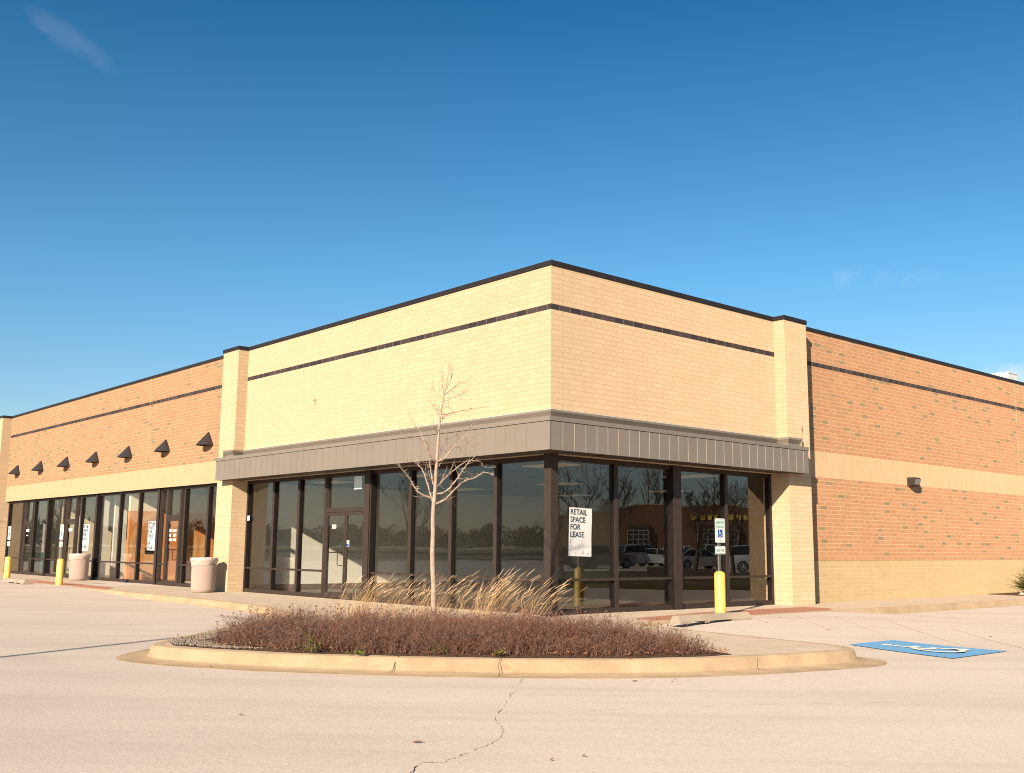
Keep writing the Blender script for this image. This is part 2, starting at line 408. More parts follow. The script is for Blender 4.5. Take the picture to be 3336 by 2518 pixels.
M['yellow_paint'] = paintmat('faded_yellow_paint', (0.62, 0.49, 0.35), 0.95)
M['crack'] = plain('crack_shadow', (0.13, 0.10, 0.075), 0.95)

# ------------------------------------------------------------------ mesh helpers
class MB:
    def __init__(s): s.v = []; s.f = []
    def box(s, x0, x1, y0, y1, z0, z1):
        b = len(s.v)
        s.v += [(x0, y0, z0), (x1, y0, z0), (x1, y1, z0), (x0, y1, z0), (x0, y0, z1), (x1, y0, z1), (x1, y1, z1), (x0, y1, z1)]
        s.f += [tuple(b + i for i in q) for q in ((0, 3, 2, 1), (4, 5, 6, 7), (0, 1, 5, 4), (1, 2, 6, 5), (2, 3, 7, 6), (3, 0, 4, 7))]
        return s
    def prism(s, pts, z0, z1, zf=None):
        """plan polygon (counter-clockwise) extruded upward"""
        b = len(s.v); n = len(pts)
        s.v += [(x, y, z0) for x, y in pts] + [(x, y, z1) for x, y in pts]
        s.f += [tuple(b + i for i in reversed(range(n))), tuple(b + n + i for i in range(n))]
        for i in range(n):
            j = (i + 1) % n; s.f.append((b + i, b + j, b + n + j, b + n + i))
        return s
    def ext(s, pts, frame, d0, d1):
        """polygon in a frame (origin, ax, ay, az) extruded along az"""
        o, ax, ay, az = frame; b = len(s.v); n = len(pts)
        for d in (d0, d1):
            for (p, q) in pts: s.v.append(tuple(o + ax * p + ay * q + az * d))
        s.f += [tuple(b + i for i in reversed(range(n))), tuple(b + n + i for i in range(n))]
        for i in range(n):
            j = (i + 1) % n; s.f.append((b + i, b + j, b + n + j, b + n + i))
        return s
    def tube(s, pts, rad, n=8, cap=True):
        pts = [Vector(p) for p in pts]
        if not hasattr(rad, '__len__'): rad = [rad] * len(pts)
        b0 = len(s.v); prev = None
        for i, p in enumerate(pts):
            d = (pts[min(i + 1, len(pts) - 1)] - pts[max(i - 1, 0)])
            if d.length < 1e-9: d = Vector((0, 0, 1))
            d.normalize()
            if prev is None:
                a = d.cross(Vector((0.3, 0.9, 0.1)));
                if a.length < .05: a = d.cross(Vector((1, 0, 0)))
                a.normalize()
            else:
                a = prev - d * prev.dot(d)
                if a.length < 1e-6: a = d.cross(Vector((1, 0, 0)))
                a.normalize()
            prev = a; b = d.cross(a)
            for k in range(n):
                t = 2 * math.pi * k / n
                s.v.append(tuple(p + (a * math.cos(t) + b * math.sin(t)) * rad[i]))
            if i:
                q = b0 + (i - 1) * n
                for k in range(n):
                    k2 = (k + 1) % n; s.f.append((q + k, q + k2, q + n + k2, q + n + k))
        if cap:
            s.f.append(tuple(b0 + k for k in reversed(range(n))))
            e = b0 + (len(pts) - 1) * n; s.f.append(tuple(e + k for k in range(n)))
        return s
    def lathe(s, prof, cx=0, cy=0, n=32):
        """prof: list of (r, z) from bottom to top"""
        b0 = len(s.v)
        for (r, z) in prof:
            for k in range(n):
                t = 2 * math.pi * k / n; s.v.append((cx + r * math.cos(t), cy + r * math.sin(t), z))
        for i in range(len(prof) - 1):
            q = b0 + i * n
            for k in range(n):
                k2 = (k + 1) % n; s.f.append((q + k, q + k2, q + n + k2, q + n + k))
        if prof[0][0] > 1e-4: s.f.append(tuple(b0 + k for k in reversed(range(n))))
        if prof[-1][0] > 1e-4: s.f.append(tuple(b0 + (len(prof) - 1) * n + k for k in range(n)))
        return s
    def build(s, name, mat, parent=None, smooth=False, bevel=0.0, loc=None, rotz=None):
        me = bpy.data.meshes.new(name); me.from_pydata(s.v, [], s.f); me.update()
        mats = mat if isinstance(mat, list) else [mat]
        for q in mats: me.materials.append(M[q] if isinstance(q, str) else q)
        if smooth:
            me.polygons.foreach_set('use_smooth', [True] * len(me.polygons))
        o = bpy.data.objects.new(name, me); COL.objects.link(o)
        if bevel:
            bv = o.modifiers.new('bevel', 'BEVEL'); bv.width = bevel; bv.segments = 2; bv.limit_method = 'ANGLE'
        if smooth:
            try: me.set_sharp_from_angle(angle=R(40))
            except Exception: pass
        if parent: o.parent = parent
        if loc is not None: o.location = loc
        if rotz is not None: o.rotation_euler = (0, 0, rotz)
        return o

def box(name, mat, b, parent=None, bevel=0.0): return MB().box(*b).build(name, mat, parent, bevel=bevel)
def tag(o, label=None, cat=None, group=None, kind=None):
    if label: o['label'] = label
    if cat: o['category'] = cat
    if group: o['group'] = group
    if kind: o['kind'] = kind
    return o
def empty(name, loc, label, cat, group=None, rotz=0.0):
    o = bpy.data.objects.new(name, None); COL.objects.link(o); o.location = loc
    o.rotation_euler = (0, 0, rotz); o.empty_display_size = 0.3
    return tag(o, label, cat, group)
def copy_tree(o, parent=None):
    c = o.copy(); COL.objects.link(c)
    if parent: c.parent = parent
    for ch in list(o.children): copy_tree(ch, c)
    return c
def text(body, size, mat, parent, loc, rot, name='lettering', align='LEFT', ext=0.0008, sx=1.0, space=1.0, bold=0.0):
    cu = bpy.data.curves.new(name, 'FONT'); cu.body = body; cu.size = size; cu.align_x = align
    cu.extrude = ext; cu.space_line = space; cu.offset = bold; cu.resolution_u = 3
    tmp = bpy.data.objects.new('tmp', cu); me = bpy.data.meshes.new_from_object(tmp); bpy.data.objects.remove(tmp); bpy.data.curves.remove(cu)
    me.materials.clear(); me.materials.append(M[mat]); o = bpy.data.objects.new(name, me); COL.objects.link(o)
    o.parent = parent; o.location = loc; o.rotation_euler = rot; o.scale = (sx, 1, 1)
    return o
def at(u, v, D):
    """point of the real scene at native pixel (u,v) of the photo, horizontal distance D from the camera"""
    d = FWD + RGT * ((u - 1668) / 3393.83) + UPV * ((1259 - v) / 3393.83)
    return CAM + d * (D / math.hypot(d.x, d.y))
def sstep(a, b, x):
    t = max(0.0, min(1.0, (x - a) / (b - a))); return t * t * (3 - 2 * t)
def in_poly(x, y, P):
    c = False; j = len(P) - 1
    for i in range(len(P)):
        xi, yi = P[i]; xj, yj = P[j]
        if (yi > y) != (yj > y) and x < (xj - xi) * (y - yi) / (yj - yi) + xi: c = not c
        j = i
    return c

# ------------------------------------------------------------------ ground
def lotz(x, y):
    z = -0.15
    r = (1 - sstep(1.7, 5.2, abs(y - 4.0))) * (1 - sstep(2.4, 7.0, x)) * 0.146 if x > 0 else 0
    l = (1 - sstep(3.2, 11.0, abs(x + 22))) * (1 - sstep(2.3, 8.0, -y)) * 0.146
    z += max(r, l)
    z += 0.012 * (math.sin(x * .31 + y * .22) * .5 + .5) * min(1, max(0, (math.hypot(x - 5, y + 6) - 12) / 10))
    return z
def lot_sheet():
    def axis(a, b, c, d, fine, coarse):
        v = list(np.arange(a, b, coarse)) + list(np.arange(b, c, fine)) + list(np.arange(c, d + .1, coarse))
        return v
    xs = axis(-75, -35, 20, 115, 0.5, 5.0); ys = axis(-62, -20, 22, 110, 0.5, 5.0)
    n = len(xs); v = [(x, y, lotz(x, y)) for y in ys for x in xs]; f = []
    for j in range(len(ys) - 1):
        for i in range(n - 1):
            x, y = xs[i], ys[j]
            if x < -3 and y > 2 and xs[i + 1] <= -.5 and ys[j] > 1: continue      # no sheet under the building
            f.append((j * n + i, j * n + i + 1, (j + 1) * n + i + 1, (j + 1) * n + i))
    b = MB(); b.v = v; b.f = f
    return tag(b.build('parking_lot', 'lot', smooth=True), kind='structure', label='pale weathered parking lot surface in the foreground')
lot_sheet()
b = MB(); b.v = [(-900, -900, -0.42), (900, -900, -0.42), (900, 900, -0.42), (-900, 900, -0.42)]; b.f = [(0, 1, 2, 3)]
tag(b.build('ground', 'field'), kind='structure')
b = MB(); b.box(-400, 300, -96, -84, -0.6, -0.30)
tag(b.build('road', 'asphalt_road'), kind='structure')

def catmull(P, per=6):
    out = []
    for i in range(len(P) - 1):
        p0 = P[max(i - 1, 0)]; p1 = P[i]; p2 = P[i + 1]; p3 = P[min(i + 2, len(P) - 1)]
        for k in range(per):
            t = k / per
            out.append(tuple(0.5 * ((2 * p1[a]) + (-p0[a] + p2[a]) * t + (2 * p0[a] - 5 * p1[a] + 4 * p2[a] - p3[a]) * t * t + (-p0[a] + 3 * p1[a] - 3 * p2[a] + p3[a]) * t ** 3) for a in range(len(p1))))
    out.append(P[-1]); return out
# outer top edge of the kerb: x, y, gutter width
ISL = [(-3.6, -3.45, .07), (-2.6, -4.15, .09), (-1.5, -5.35, .14), (-.5, -6.45, .2), (.22, -7.25, .28), (.72, -7.72, .36), (1.2, -7.98, .42), (1.75, -7.88, .45), (2.4, -7.60, .46), (3.15, -7.18, .45), (4.2, -6.38, .45),
       (5.1, -5.52, .45), (5.95, -4.45, .45), (6.42, -3.45, .45), (6.68, -2.5, .45), (6.82, -1.8, .45), (6.86, -1.35, .44), (6.74, -1.0, .36), (6.42, -.80, .22), (5.9, -.68, .10), (4.8, -.52, .07), (3.3, -.3, .07)]
KP = [(-70, -2.5, .06), (-9.5, -2.5, .06)] + catmull([(-9.5, -2.5, .06), (-7.6, -2.58, .06), (-5.6, -2.86, .06)] + ISL + [(2.45, -.12, .07), (2.05, .25, .07), (1.95, .8, .06)], 5)[1:] + [(1.95, 60, .06)]
def sweep_kerb():
    b = MB(); nn = []
    n = len(KP)
    for i in range(n):
        a = Vector(KP[max(i - 1, 0)][:2]); c = Vector(KP[min(i + 1, n - 1)][:2]); d = (c - a).normalized()
        nn.append(Vector((d.y, -d.x)))
    inner = []
    for i, (x, y, g) in enumerate(KP):
        o = nn[i]
        prof = [(-.15, -.3), (-.15, .002), (-.03, .002), (-.008, -.006), (.004, -.025), (.035, -.128), (.05, -.140), (g, -.1445), (g + .002, -.35)]
        for (l, z) in prof: b.v.append((x + o.x * l, y + o.y * l, z))
        inner.append((x - o.x * .15, y - o.y * .15))
    k = 9
    for i in range(n - 1):
        for j in range(k - 1):
            b.f.append((i * k + j, (i + 1) * k + j, (i + 1) * k + j + 1, i * k + j + 1))
    o = b.build('kerb', 'kerb', smooth=True); tag(o, kind='structure')
    return inner
INNER = sweep_kerb()
side = MB().prism(INNER + [(-.35, 60), (-.35, .3), (-70, .3)], -.3, 0.0)
tag(side.build('sidewalk', 'sidewalk'), kind='structure', label='concrete sidewalk along the storefronts')

# red detectable pads on the ramps
def pad(name, pts):
    return tag(MB().prism(pts, -.01, 0.005).build(name, 'red_pad'), kind='structure')
pad('ramp_pad', [(1.22, 0.9), (1.80, 0.7), (1.80, 6.5), (1.35, 7.1), (.8, 7.0), (.75, 3.6)])
pad('ramp_pad', [(-24.2, -2.35), (-15.6, -2.35), (-16.6, -1.7), (-23.6, -1.6)])

# planting bed (slightly crowned mulch)
BED = [(1.35, -7.78), (2.0, -7.58), (3.05, -7.04), (4.08, -6.25), (4.98, -5.4), (5.82, -4.36), (6.25, -3.4), (6.3, -2.98), (5.5, -2.75), (4.2, -2.7), (2.9, -2.35), (2.2, -2.2), (1.0, -3.0), (-.1, -4.0), (-1.0, -5.0), (-.55, -6.0), (.3, -7.0), (.85, -7.62)]
def bed_mesh():
    cx = sum(p[0] for p in BED) / len(BED); cy = sum(p[1] for p in BED) / len(BED)
    b = MB(); N = len(BED); rings = 6
    for r in range(rings + 1):
        t = r / rings
        for (x, y) in BED:
            b.v.append((x + (cx - x) * t, y + (cy - y) * t, 0.006 + 0.05 * math.sin(min(1, t * 2) * math.pi / 2) + (random.random() - .5) * .012 * (r > 0)))
    for r in range(rings):
        for i in range(N):
            j = (i + 1) % N; b.f.append((r * N + i, r * N + j, (r + 1) * N + j, (r + 1) * N + i))
    tag(b.build('planting_bed', 'mulch', smooth=True), kind='structure')
random.seed(3)
bed_mesh()

def mesh_np(name, V, F, mat, parent=None, mats=None):
    me = bpy.data.meshes.new(name)
    V = np.asarray(V, dtype=np.float32); F = np.asarray(F, dtype=np.int32)
    me.vertices.add(len(V)); me.vertices.foreach_set('co', V.ravel())
    k = F.shape[1]
    me.loops.add(F.size); me.loops.foreach_set('vertex_index', F.ravel())
    me.polygons.add(len(F)); me.polygons.foreach_set('loop_start', np.arange(0, F.size, k, dtype=np.int32))
    me.polygons.foreach_set('loop_total', np.full(len(F), k, dtype=np.int32))
    me.update(calc_edges=True); me.materials.append(M[mat])
    o = bpy.data.objects.new(name, me); COL.objects.link(o)
    if parent: o.parent = parent
    return o

# ------------------------------------------------------------------ RETAIL BUILDING
bld = empty('retail_building', (0, 0, 0), 'long one-storey brick retail building with yellow brick corner and brown metal canopy', 'building')
ZC = 6.653; ZO = 6.660; TOP = 0.094
XP0, XP1 = -13.222, -12.294      # left pilaster
YP0, YP1 = 7.310, 8.212          # right pilaster
OW = 0.072                       # orange walls sit this far behind the corner walls
SOF = 3.006
# upper corner walls
wal = MB(); wal.box(XP1, 0, 0, .30, SOF, BAND - C); wal.box(XP1, 0, 0, .30, BAND, ZC)
wal.build('brick_wall', 'yellow', bld)
wal = MB(); wal.box(-.30, 0, .302, YP0, SOF, BAND - C); wal.box(-.30, 0, .302, YP0, BAND, ZC); wal.build('brick_wall', 'yellow', bld)
MB().box(XP1, 0.002, -.002, .28, BAND - C - .003, BAND + .003).build('brick_band', 'dark_band', bld)
MB().box(-.28, .0025, .285, YP0, BAND - C - .003, BAND + .003).build('brick_band', 'dark_band', bld)
box('pilaster', 'yellow', (XP0, XP1, -.3048, .40, -.1, ZC), bld)
box('pilaster', 'yellow', (-.42, .3048, YP0, YP1, -.1, ZC), bld)
# coping round the corner block
cop = [(XP0 - .02, .42), (XP0 - .02, -.325), (XP1 + .02, -.325), (XP1 + .02, -.02), (.02, -.02), (.02, YP0 - .02), (.325, YP0 - .02), (.325, YP1 + .02), (-.42, YP1 + .02), (-.42, .42)]
MB().prism(cop, ZC - .004, ZC + TOP).build('roof_coping', 'coping', bld)
MB().prism([(XP0 - .01, .43), (XP0 - .01, -.3148), (XP1 + .01, -.3148), (XP1 + .01, -.01), (.01, -.01), (.01, YP0 - .01), (.3148, YP0 - .01), (.3148, YP1 + .01), (-.43, YP1 + .01), (-.43, .43)], ZC - .010, ZC - .004).build('drip_edge', 'frame', bld)
# left wing
XW0 = -34.225
MB().box(XW0, XP0, OW, OW + .3, 3.65, BAND - C).box(XW0, XP0, OW, OW + .3, BAND, ZO).build('brick_wall', 'orange', bld)
MB().box(XW0, XP0, OW - .002, OW + .29, BAND - C - .003, BAND + .003).build('brick_band', 'dark_band', bld)
MB().box(XW0, XP0, OW - .001, OW + .3, 3.0237, 3.65).build('soldier_course', 'soldier', bld)
box('roof_coping', 'coping', (XW0, XP0 - .021, OW - .02, OW + .36, ZO - .004, ZO + TOP - .008), bld)
box('pilaster', 'yellow', (XW0 - .93, XW0, -.3048, .40, -.1, ZC), bld)
box('roof_coping', 'coping', (XW0 - .95, XW0 + .02, -.325, .42, ZC - .004, ZC + TOP), bld)
box('brick_wall', 'orange', (-60, XW0 - .93, OW, OW + .3, -.1, ZO), bld)
# right wing
MB().box(-OW - .3, -OW, YP1, 60, 1.012, 3.0237).box(-OW - .3, -OW, YP1, 60, 3.65, BAND - C).box(-OW - .3, -OW, YP1, 60, BAND, ZO).build('brick_wall', 'orange', bld)
MB().box(-OW - .29, -OW + .002, YP1, 60, BAND - C - .003, BAND + .003).build('brick_band', 'dark_band', bld)
MB().box(-OW - .3, -OW + .001, YP1, 60, 3.0237, 3.65).build('soldier_course', 'soldier', bld)
box('brick_base', 'tan_base', (-OW - .3, -OW + .004, YP1, 60, -.1, 1.004), bld)
box('base_flashing', 'coping', (-OW - .28, -OW + .001, YP1, 60, 1.004, 1.012), bld)
box('roof_coping', 'coping', (-OW - .36, -OW + .02, YP1 + .021, 60, ZO - .004, ZO + TOP - .008), bld)
# control joints
def joint(b): box('control_joint', 'sealant', b, bld)
joint((-6.165, -6.153, -.0015, .01, 3.84, BAND - C)); joint((-6.165, -6.153, -.0015, .01, BAND, ZC - .02))
for xx in (-19.2, -28.25): joint((xx - .007, xx + .007, OW - .0035, OW + .01, 3.65, ZO - .02))
joint((-OW - .01, -OW + .005, 20.72, 20.75, 1.012, ZO - .02))
joint((-OW - .01, -OW + .007, 20.72, 20.75, 0, 1.0))
# roof, back walls
MB().box(-60, -.38, .42, 60, 6.10, 6.16).build('roof', 'roof', bld)
MB().box(-60, -.36, 60, 60.3, -.1, 6.5).box(-60.3, -60, .1, 60, -.1, 6.5).build('rear_wall', 'tan_base', bld)

# ---- canopy
XC, YC = -12.78, 7.70; DC = .58; KT, KB = 3.612, SOF
cb = [(XC, .0), (XC, -DC), (DC, -DC), (DC, YC), (.0, YC), (.0, .0)]
canopy_top = MB()
zt = 3.70
# sloping top sheet from wall to fascia
def quad(b, *p):
    n = len(b.v); b.v += list(p); b.f.append(tuple(range(n, n + len(p))))
can = MB().prism(cb, KB + .012, 3.525).build('canopy', 'canopy', bld)
capm = MB()
for (a0, a1) in ((XC - .012, DC + .014),):
    capm.box(a0, a1, -DC - .014, -DC + .03, 3.532, KT)
    capm.box(DC - .03, DC + .014, -DC + .03, YC + .012, 3.532, KT)
quad(capm, (XC - .012, -DC + .03, KT - .002), (DC - .03, -DC + .03, KT - .002), (-.0, 0, 3.66), (XC - .012, 0, 3.66))
quad(capm, (DC - .03, -DC + .03, KT - .002), (DC - .03, YC + .012, KT - .002), (0, YC + .012, 3.66), (-.0, 0, 3.66))
quad(capm, (XC - .01, -DC, 3.525), (XC - .01, -DC, KT), (XC - .01, 0, 3.66), (XC - .01, 0, 3.525))
quad(capm, (DC, YC + .01, 3.525), (DC, YC + .01, KT), (0, YC + .01, 3.66), (0, YC + .01, 3.525))
capm.build('canopy_cap', 'canopy', bld)
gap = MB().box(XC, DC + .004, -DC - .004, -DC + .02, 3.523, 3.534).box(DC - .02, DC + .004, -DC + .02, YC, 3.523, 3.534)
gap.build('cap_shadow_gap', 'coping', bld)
ribs = MB(); k = 0
x = .255 - .298
while x > XC + .05:
    ribs.box(x - .006, x + .006, -DC - .007, -DC, KB + .004, 3.52); x -= .298
ribs.box(DC - .012, DC + .012, -DC - .012, -DC + .012, KB, 3.52)
o = ribs.build('panel_seam', 'canopy', bld)
ribs = MB(); y = -.246
while y < YC:
    ribs.box(DC, DC + .005, y - .005, y + .005, KB + .004, 3.52); y += .298
ribs.build('panel_seam', 'rib', bld)
drip = MB().box(XC - .004, DC + .008, -DC - .008, -DC + .012, KB - .004, KB + .012).box(DC - .012, DC + .008, -DC + .012, YC, KB - .004, KB + .012)
drip.build('canopy_drip', 'canopy', bld)
# soffit back to the glass line
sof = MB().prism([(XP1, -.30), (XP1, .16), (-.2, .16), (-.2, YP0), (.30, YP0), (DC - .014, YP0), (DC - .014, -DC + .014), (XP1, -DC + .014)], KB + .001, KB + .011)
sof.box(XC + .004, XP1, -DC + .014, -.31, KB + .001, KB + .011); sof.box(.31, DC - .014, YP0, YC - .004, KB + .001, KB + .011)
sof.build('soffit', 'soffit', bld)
for (lx, ly) in ((.33, .98), (.36, 4.53), (-2.6, -.30), (-6.2, -.30), (-9.8, -.30)):
    l = MB().lathe([(.07, KB - .012), (.085, KB - .002), (.085, KB + .004)], lx, ly, 16); l.build('soffit_light', 'coping', bld)
# reversed crown flashing above the canopy
def crown(path, nrm):
    b = MB(); prof = [(0.0, 3.842), (.028, 3.842), (.082, 3.832), (.082, 3.79), (.070, 3.775), (.018, 3.70), (.018, 3.66), (0, 3.66)]
    n = len(path)
    for (x, y), (nx_, ny_) in zip(path, nrm):
        for (l, z) in prof: b.v.append((x + nx_ * l, y + ny_ * l, z))
    k = len(prof)
    for i in range(n - 1):
        for j in range(k - 1): b.f.append((i * k + j, i * k + j + 1, (i + 1) * k + j + 1, (i + 1) * k + j))
    b.f.append(tuple(range(k))); b.f.append(tuple((n - 1) * k + j for j in reversed(range(k))))
    return b.build('crown_flashing', 'canopy', bld)
crown([(XP1 - .46, -.3048), (XP1, -.3048), (XP1, 0), (0, 0), (0, YP0), (.3048, YP0), (.3048, YP0 + .44)],
      [(0, -1), (1, -1), (1, -1), (1, -1), (1, -1), (1, -1), (1, 0)])
MB().box(XP1 + .002, .004, -.0045, .005, 3.842, 3.853).box(-.005, .0045, .005, YP0 - .002, 3.842, 3.853).build('sealant_bead', 'white_unit', bld)
d_ = FWD + RGT * ((1028 - 1668) / 3393.83) + UPV * ((1259 - 1308) / 3393.83); p_ = CAM + d_ * ((-.012 - CAM.y) / d_.y)
MB().tube([(p_.x + .05 * math.cos(a), -.012 - .015 * math.sin(a), p_.z + .055 * math.sin(a)) for a in np.linspace(.4, 5.6, 12)], .006, 6).build('wall_hook', 'rust', bld, smooth=True)
box('crown_end', 'canopy', (XP1 - .49, XP1 - .46, -.39, -.3048, 3.62, 3.845), bld)
box('crown_end', 'canopy', (.3048, .39, YP0 + .44, YP0 + .47, 3.62, 3.845), bld)

# ---- storefront frames.  axis 'x': runs along x, faces -y.  axis 'y': runs along y, faces +x.
def fr(axis, a0, a1, d0, d1, z0, z1, base):
    """d measured outward from the frame's front plane (negative = inward)"""
    if axis == 'x': return (a0, a1, base - d1, base - d0, z0, z1)
    return (base + d0, base + d1, a0, a1, z0, z1)
FD = -.115; GP = -.075
def pane(axis, a0, a1, z0, z1, base, parent):
    q = fr(axis, a0, a1, GP - .004, GP + .004, z0, z1, base)
    return box('pane', 'glass', q, parent)
def window(axis, a0, a1, z0, z1, base, rail=True, sill=.10, head=2.92):
    """one bay between mullion centrelines"""
    b = MB()
    b.box(*fr(axis, a0, a1, FD, 0, z0, sill, base))
    b.box(*fr(axis, a0, a1, FD, 0, head, z1, base))
    if rail: b.box(*fr(axis, a0, a1, FD, -.004, .622, .670, base))
    for s0 in (a0, a1 - .02): b.box(*fr(axis, s0, s0 + .02, FD + .01, -.006, sill - .01, head + .01, base))
    w = b.build('window', 'frame', bld)
    if rail:
        pane(axis, a0, a1, sill, .622, base, w); pane(axis, a0, a1, .670, head, base, w)
    else: pane(axis, a0, a1, sill, head, base, w)
    return w
def mullion(axis, a0, a1, z0, z1, base, proud=0.0015):
    o = box('mullion', 'frame_shade', fr(axis, a0, a1, FD - .01, proud - .012, z0, z1, base), bld)
    box('face_cap', 'frame', fr(axis, a0, a1, proud - .012, proud, z0, z1, base), o)
    return o
def door(axis, a0, a1, base, leaves=1, top=2.03, hinge_gap=True, transom=(2.17, 2.92), z1=3.0):
    """door leaf/leaves, header, transom"""
    h = MB(); h.box(*fr(axis, a0, a1, FD, -.002, top + .03, transom[0], base)); h.box(*fr(axis, a0, a1, FD, -.002, transom[1], z1, base))
    h.box(*fr(axis, a0, a1, FD, .004, -.02, .012, base))
    for s0 in (a0, a1 - .02): h.box(*fr(axis, s0, s0 + .02, FD + .01, -.008, 0, z1, base))
    tr = h.build('transom', 'frame', bld); pane(axis, a0, a1, transom[0], transom[1], base, tr)
    w = (a1 - a0) / leaves
    for i in range(leaves):
        l0 = a0 + i * w + .006; l1 = a0 + (i + 1) * w - .006
        b = MB(); s = .055
        b.box(*fr(axis, l0, l0 + s, -.06, -.01, .02, top + .02, base)); b.box(*fr(axis, l1 - s, l1, -.06, -.01, .02, top + .02, base))
        b.box(*fr(axis, l0 + s, l1 - s, -.06, -.01, .02, .16, base)); b.box(*fr(axis, l0 + s, l1 - s, -.06, -.01, top - .05, top + .02, base))
        d = b.build('door', 'frame', bld)
        q = fr(axis, l0 + s, l1 - s, -.039, -.031, .16, top - .05, base); box('pane', 'glass', q, d)
        box('push_bar', 'frame', fr(axis, l0 + s, l1 - s, -.075, -.045, 1.085, 1.11, base), d)
        # pull handle: a bent bar
        hx = (l1 - .085) if (leaves == 2 and i == 0) or leaves == 1 else (l0 + .085)
        sgn = -1 if (leaves == 2 and i == 0) or leaves == 1 else 1
        def P(a, dd, z):
            q = fr(axis, a, a, dd, dd, z, z, base); return (q[0], q[2], q[4])
        pts = [P(hx + .045 * -sgn * 0, -.012, 1.10), P(hx, .05, 1.10), P(hx + sgn * .12, .055, 1.09), P(hx + sgn * .12, .055, .80), P(hx, .05, .79), P(hx, -.012, .79)]
        if leaves == 1 or i == 0:
            MB().tube(pts, .011, 8).build('handle', 'frame', d, smooth=True)
        d['leaf'] = i
        yield d
BL = .16; BR = -.20        # frame front planes
# main left storefront
HZ = SOF
ed = [XP1, -10.83, -9.515, -8.20]
for i in range(3): window('x', ed[i], ed[i + 1], 0, HZ, BL)
mullion('x', XP1, XP1 + .06, 0, HZ, BL, .012)
for x in ed[1:3]: mullion('x', x - .05, x + .05, 0, HZ, BL)
mullion('x', -8.275, -8.175, 0, HZ, BL)
main_doors = list(door('x', -8.175, -6.40, BL, 2, z1=HZ))
mullion('x', -6.40, -6.19, 0, HZ, BL, .07)
mullion('x', -6.19, -6.16, 0, HZ, BL, .045)
ed = [-6.19, -4.68, -3.235, -1.785, -.20]
for i in range(4): window('x', ed[i], ed[i + 1], 0, HZ, BL)
for x in ed[1:4]: mullion('x', x - .05, x + .05, 0, HZ, BL)
box('corner_post', 'frame', (-.19, 0, .0, .19, -.02, HZ), bld, bevel=.004)
box('corner_frame', 'frame', (-.27, -.19, .17, .25, -.02, HZ), bld)
# main right storefront
ed = [.21, 2.01, 3.83, 5.60, YP0]
for i in range(4): window('y', ed[i], ed[i + 1], 0, HZ, BR)
mullion('y', .20, .24, 0, HZ, BR)
for y in (2.0, 5.6): mullion('y', y - .045, y + .055, 0, HZ, BR)
mullion('y', 3.70, 3.95, 0, HZ, BR, .07)
mullion('y', YP0 - .07, YP0, 0, HZ, BR, .012)
# left wing storefronts
BW = .22; HW = 3.0237
def wing_bay(a0, a1): window('x', a0, a1, 0, HW, BW, head=2.945)
LW = []
box('lintel_soffit', 'coping', (XW0, XP0, OW + .01, BW, HW - .006, HW - .001), bld)
bays = [(-34.225, -32.25), (-30.72, -28.97), (-28.97, -27.2), (-25.35, -23.72), (-23.72, -21.63), (-21.63, -19.97), (-19.97, -18.32), (-16.45, -14.85), (-14.85, XP0)]
for a, c_ in bays: wing_bay(a, c_)
for x in (-34.19, -21.63, -19.97, -14.85): mullion('x', x - .045, x + .045, 0, HW, BW)
for x in (-28.97, -23.72, -18.32): mullion('x', x - .075, x + .075, 0, HW, BW, .05)
# each shop door between its paired posts, narrow side light in between
wing_doors = []
for dx, s0, s1 in ((-31.85, -32.25, -30.72), (-26.82, -27.2, -25.35), (-17.68, -18.245, -16.45)):
    for x in (s0, dx - .03, dx + .93, s1): mullion('x', x - .04, x + .04, 0, HW, BW)
    window('x', s0 + .04, dx - .07, 0, HW, BW, head=2.945); window('x', dx + .97, s1 - .04, 0, HW, BW, head=2.945)
    wing_doors += list(door('x', dx + .01, dx + .89, BW, 1, transom=(2.17, 2.945), z1=HW))

# ---- interiors
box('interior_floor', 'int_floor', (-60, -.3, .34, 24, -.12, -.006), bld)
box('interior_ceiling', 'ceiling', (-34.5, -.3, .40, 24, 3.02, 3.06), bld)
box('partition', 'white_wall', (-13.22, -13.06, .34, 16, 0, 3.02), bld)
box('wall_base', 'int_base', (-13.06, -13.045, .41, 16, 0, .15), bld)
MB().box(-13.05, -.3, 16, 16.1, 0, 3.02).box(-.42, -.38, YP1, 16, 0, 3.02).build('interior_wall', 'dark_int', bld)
box('partition', 'orange_wall', (-21.2, -21.05, .36, 14, 0, 2.38), bld)
box('partition_frieze', 'cream_wall', (-21.2, -21.049, .36, 14, 2.38, 3.02), bld)
box('interior_wall', 'orange_wall', (-21.05, -13.22, 12, 12.1, 0, 3.02), bld)
# pale painted rings on the orange wall
def ring_wall(cy, cz, r0, r1, seg=48):
    b = MB()
    for i in range(seg):
        a0 = 2 * math.pi * i / seg; a1 = 2 * math.pi * (i + 1) / seg
        quad(b, (-21.046, cy + r0 * math.cos(a0), cz + r0 * math.sin(a0)), (-21.046, cy + r1 * math.cos(a0), cz + r1 * math.sin(a0)), (-21.046, cy + r1 * math.cos(a1), cz + r1 * math.sin(a1)), (-21.046, cy + r0 * math.cos(a1), cz + r0 * math.sin(a1)))
    return b
rb = ring_wall(1.62, 1.22, 1.05, 1.22)
rb.box(-21.049, -21.045, .95, 1.30, .15, 1.12).box(-21.049, -21.045, .70, 1.75, .92, 1.12)
rb.build('painted_ring', 'orange_light', bld)
ring_wall(4.15, 1.22, 1.05, 1.22).build('painted_ring', 'orange_light', bld)
box('partition', 'cream_wall', (-29.25, -29.1, .36, 12, 0, 3.02), bld)
box('interior_column', 'white_wall', (-23.9, -23.70, .36, .64, 0, 3.02), bld)
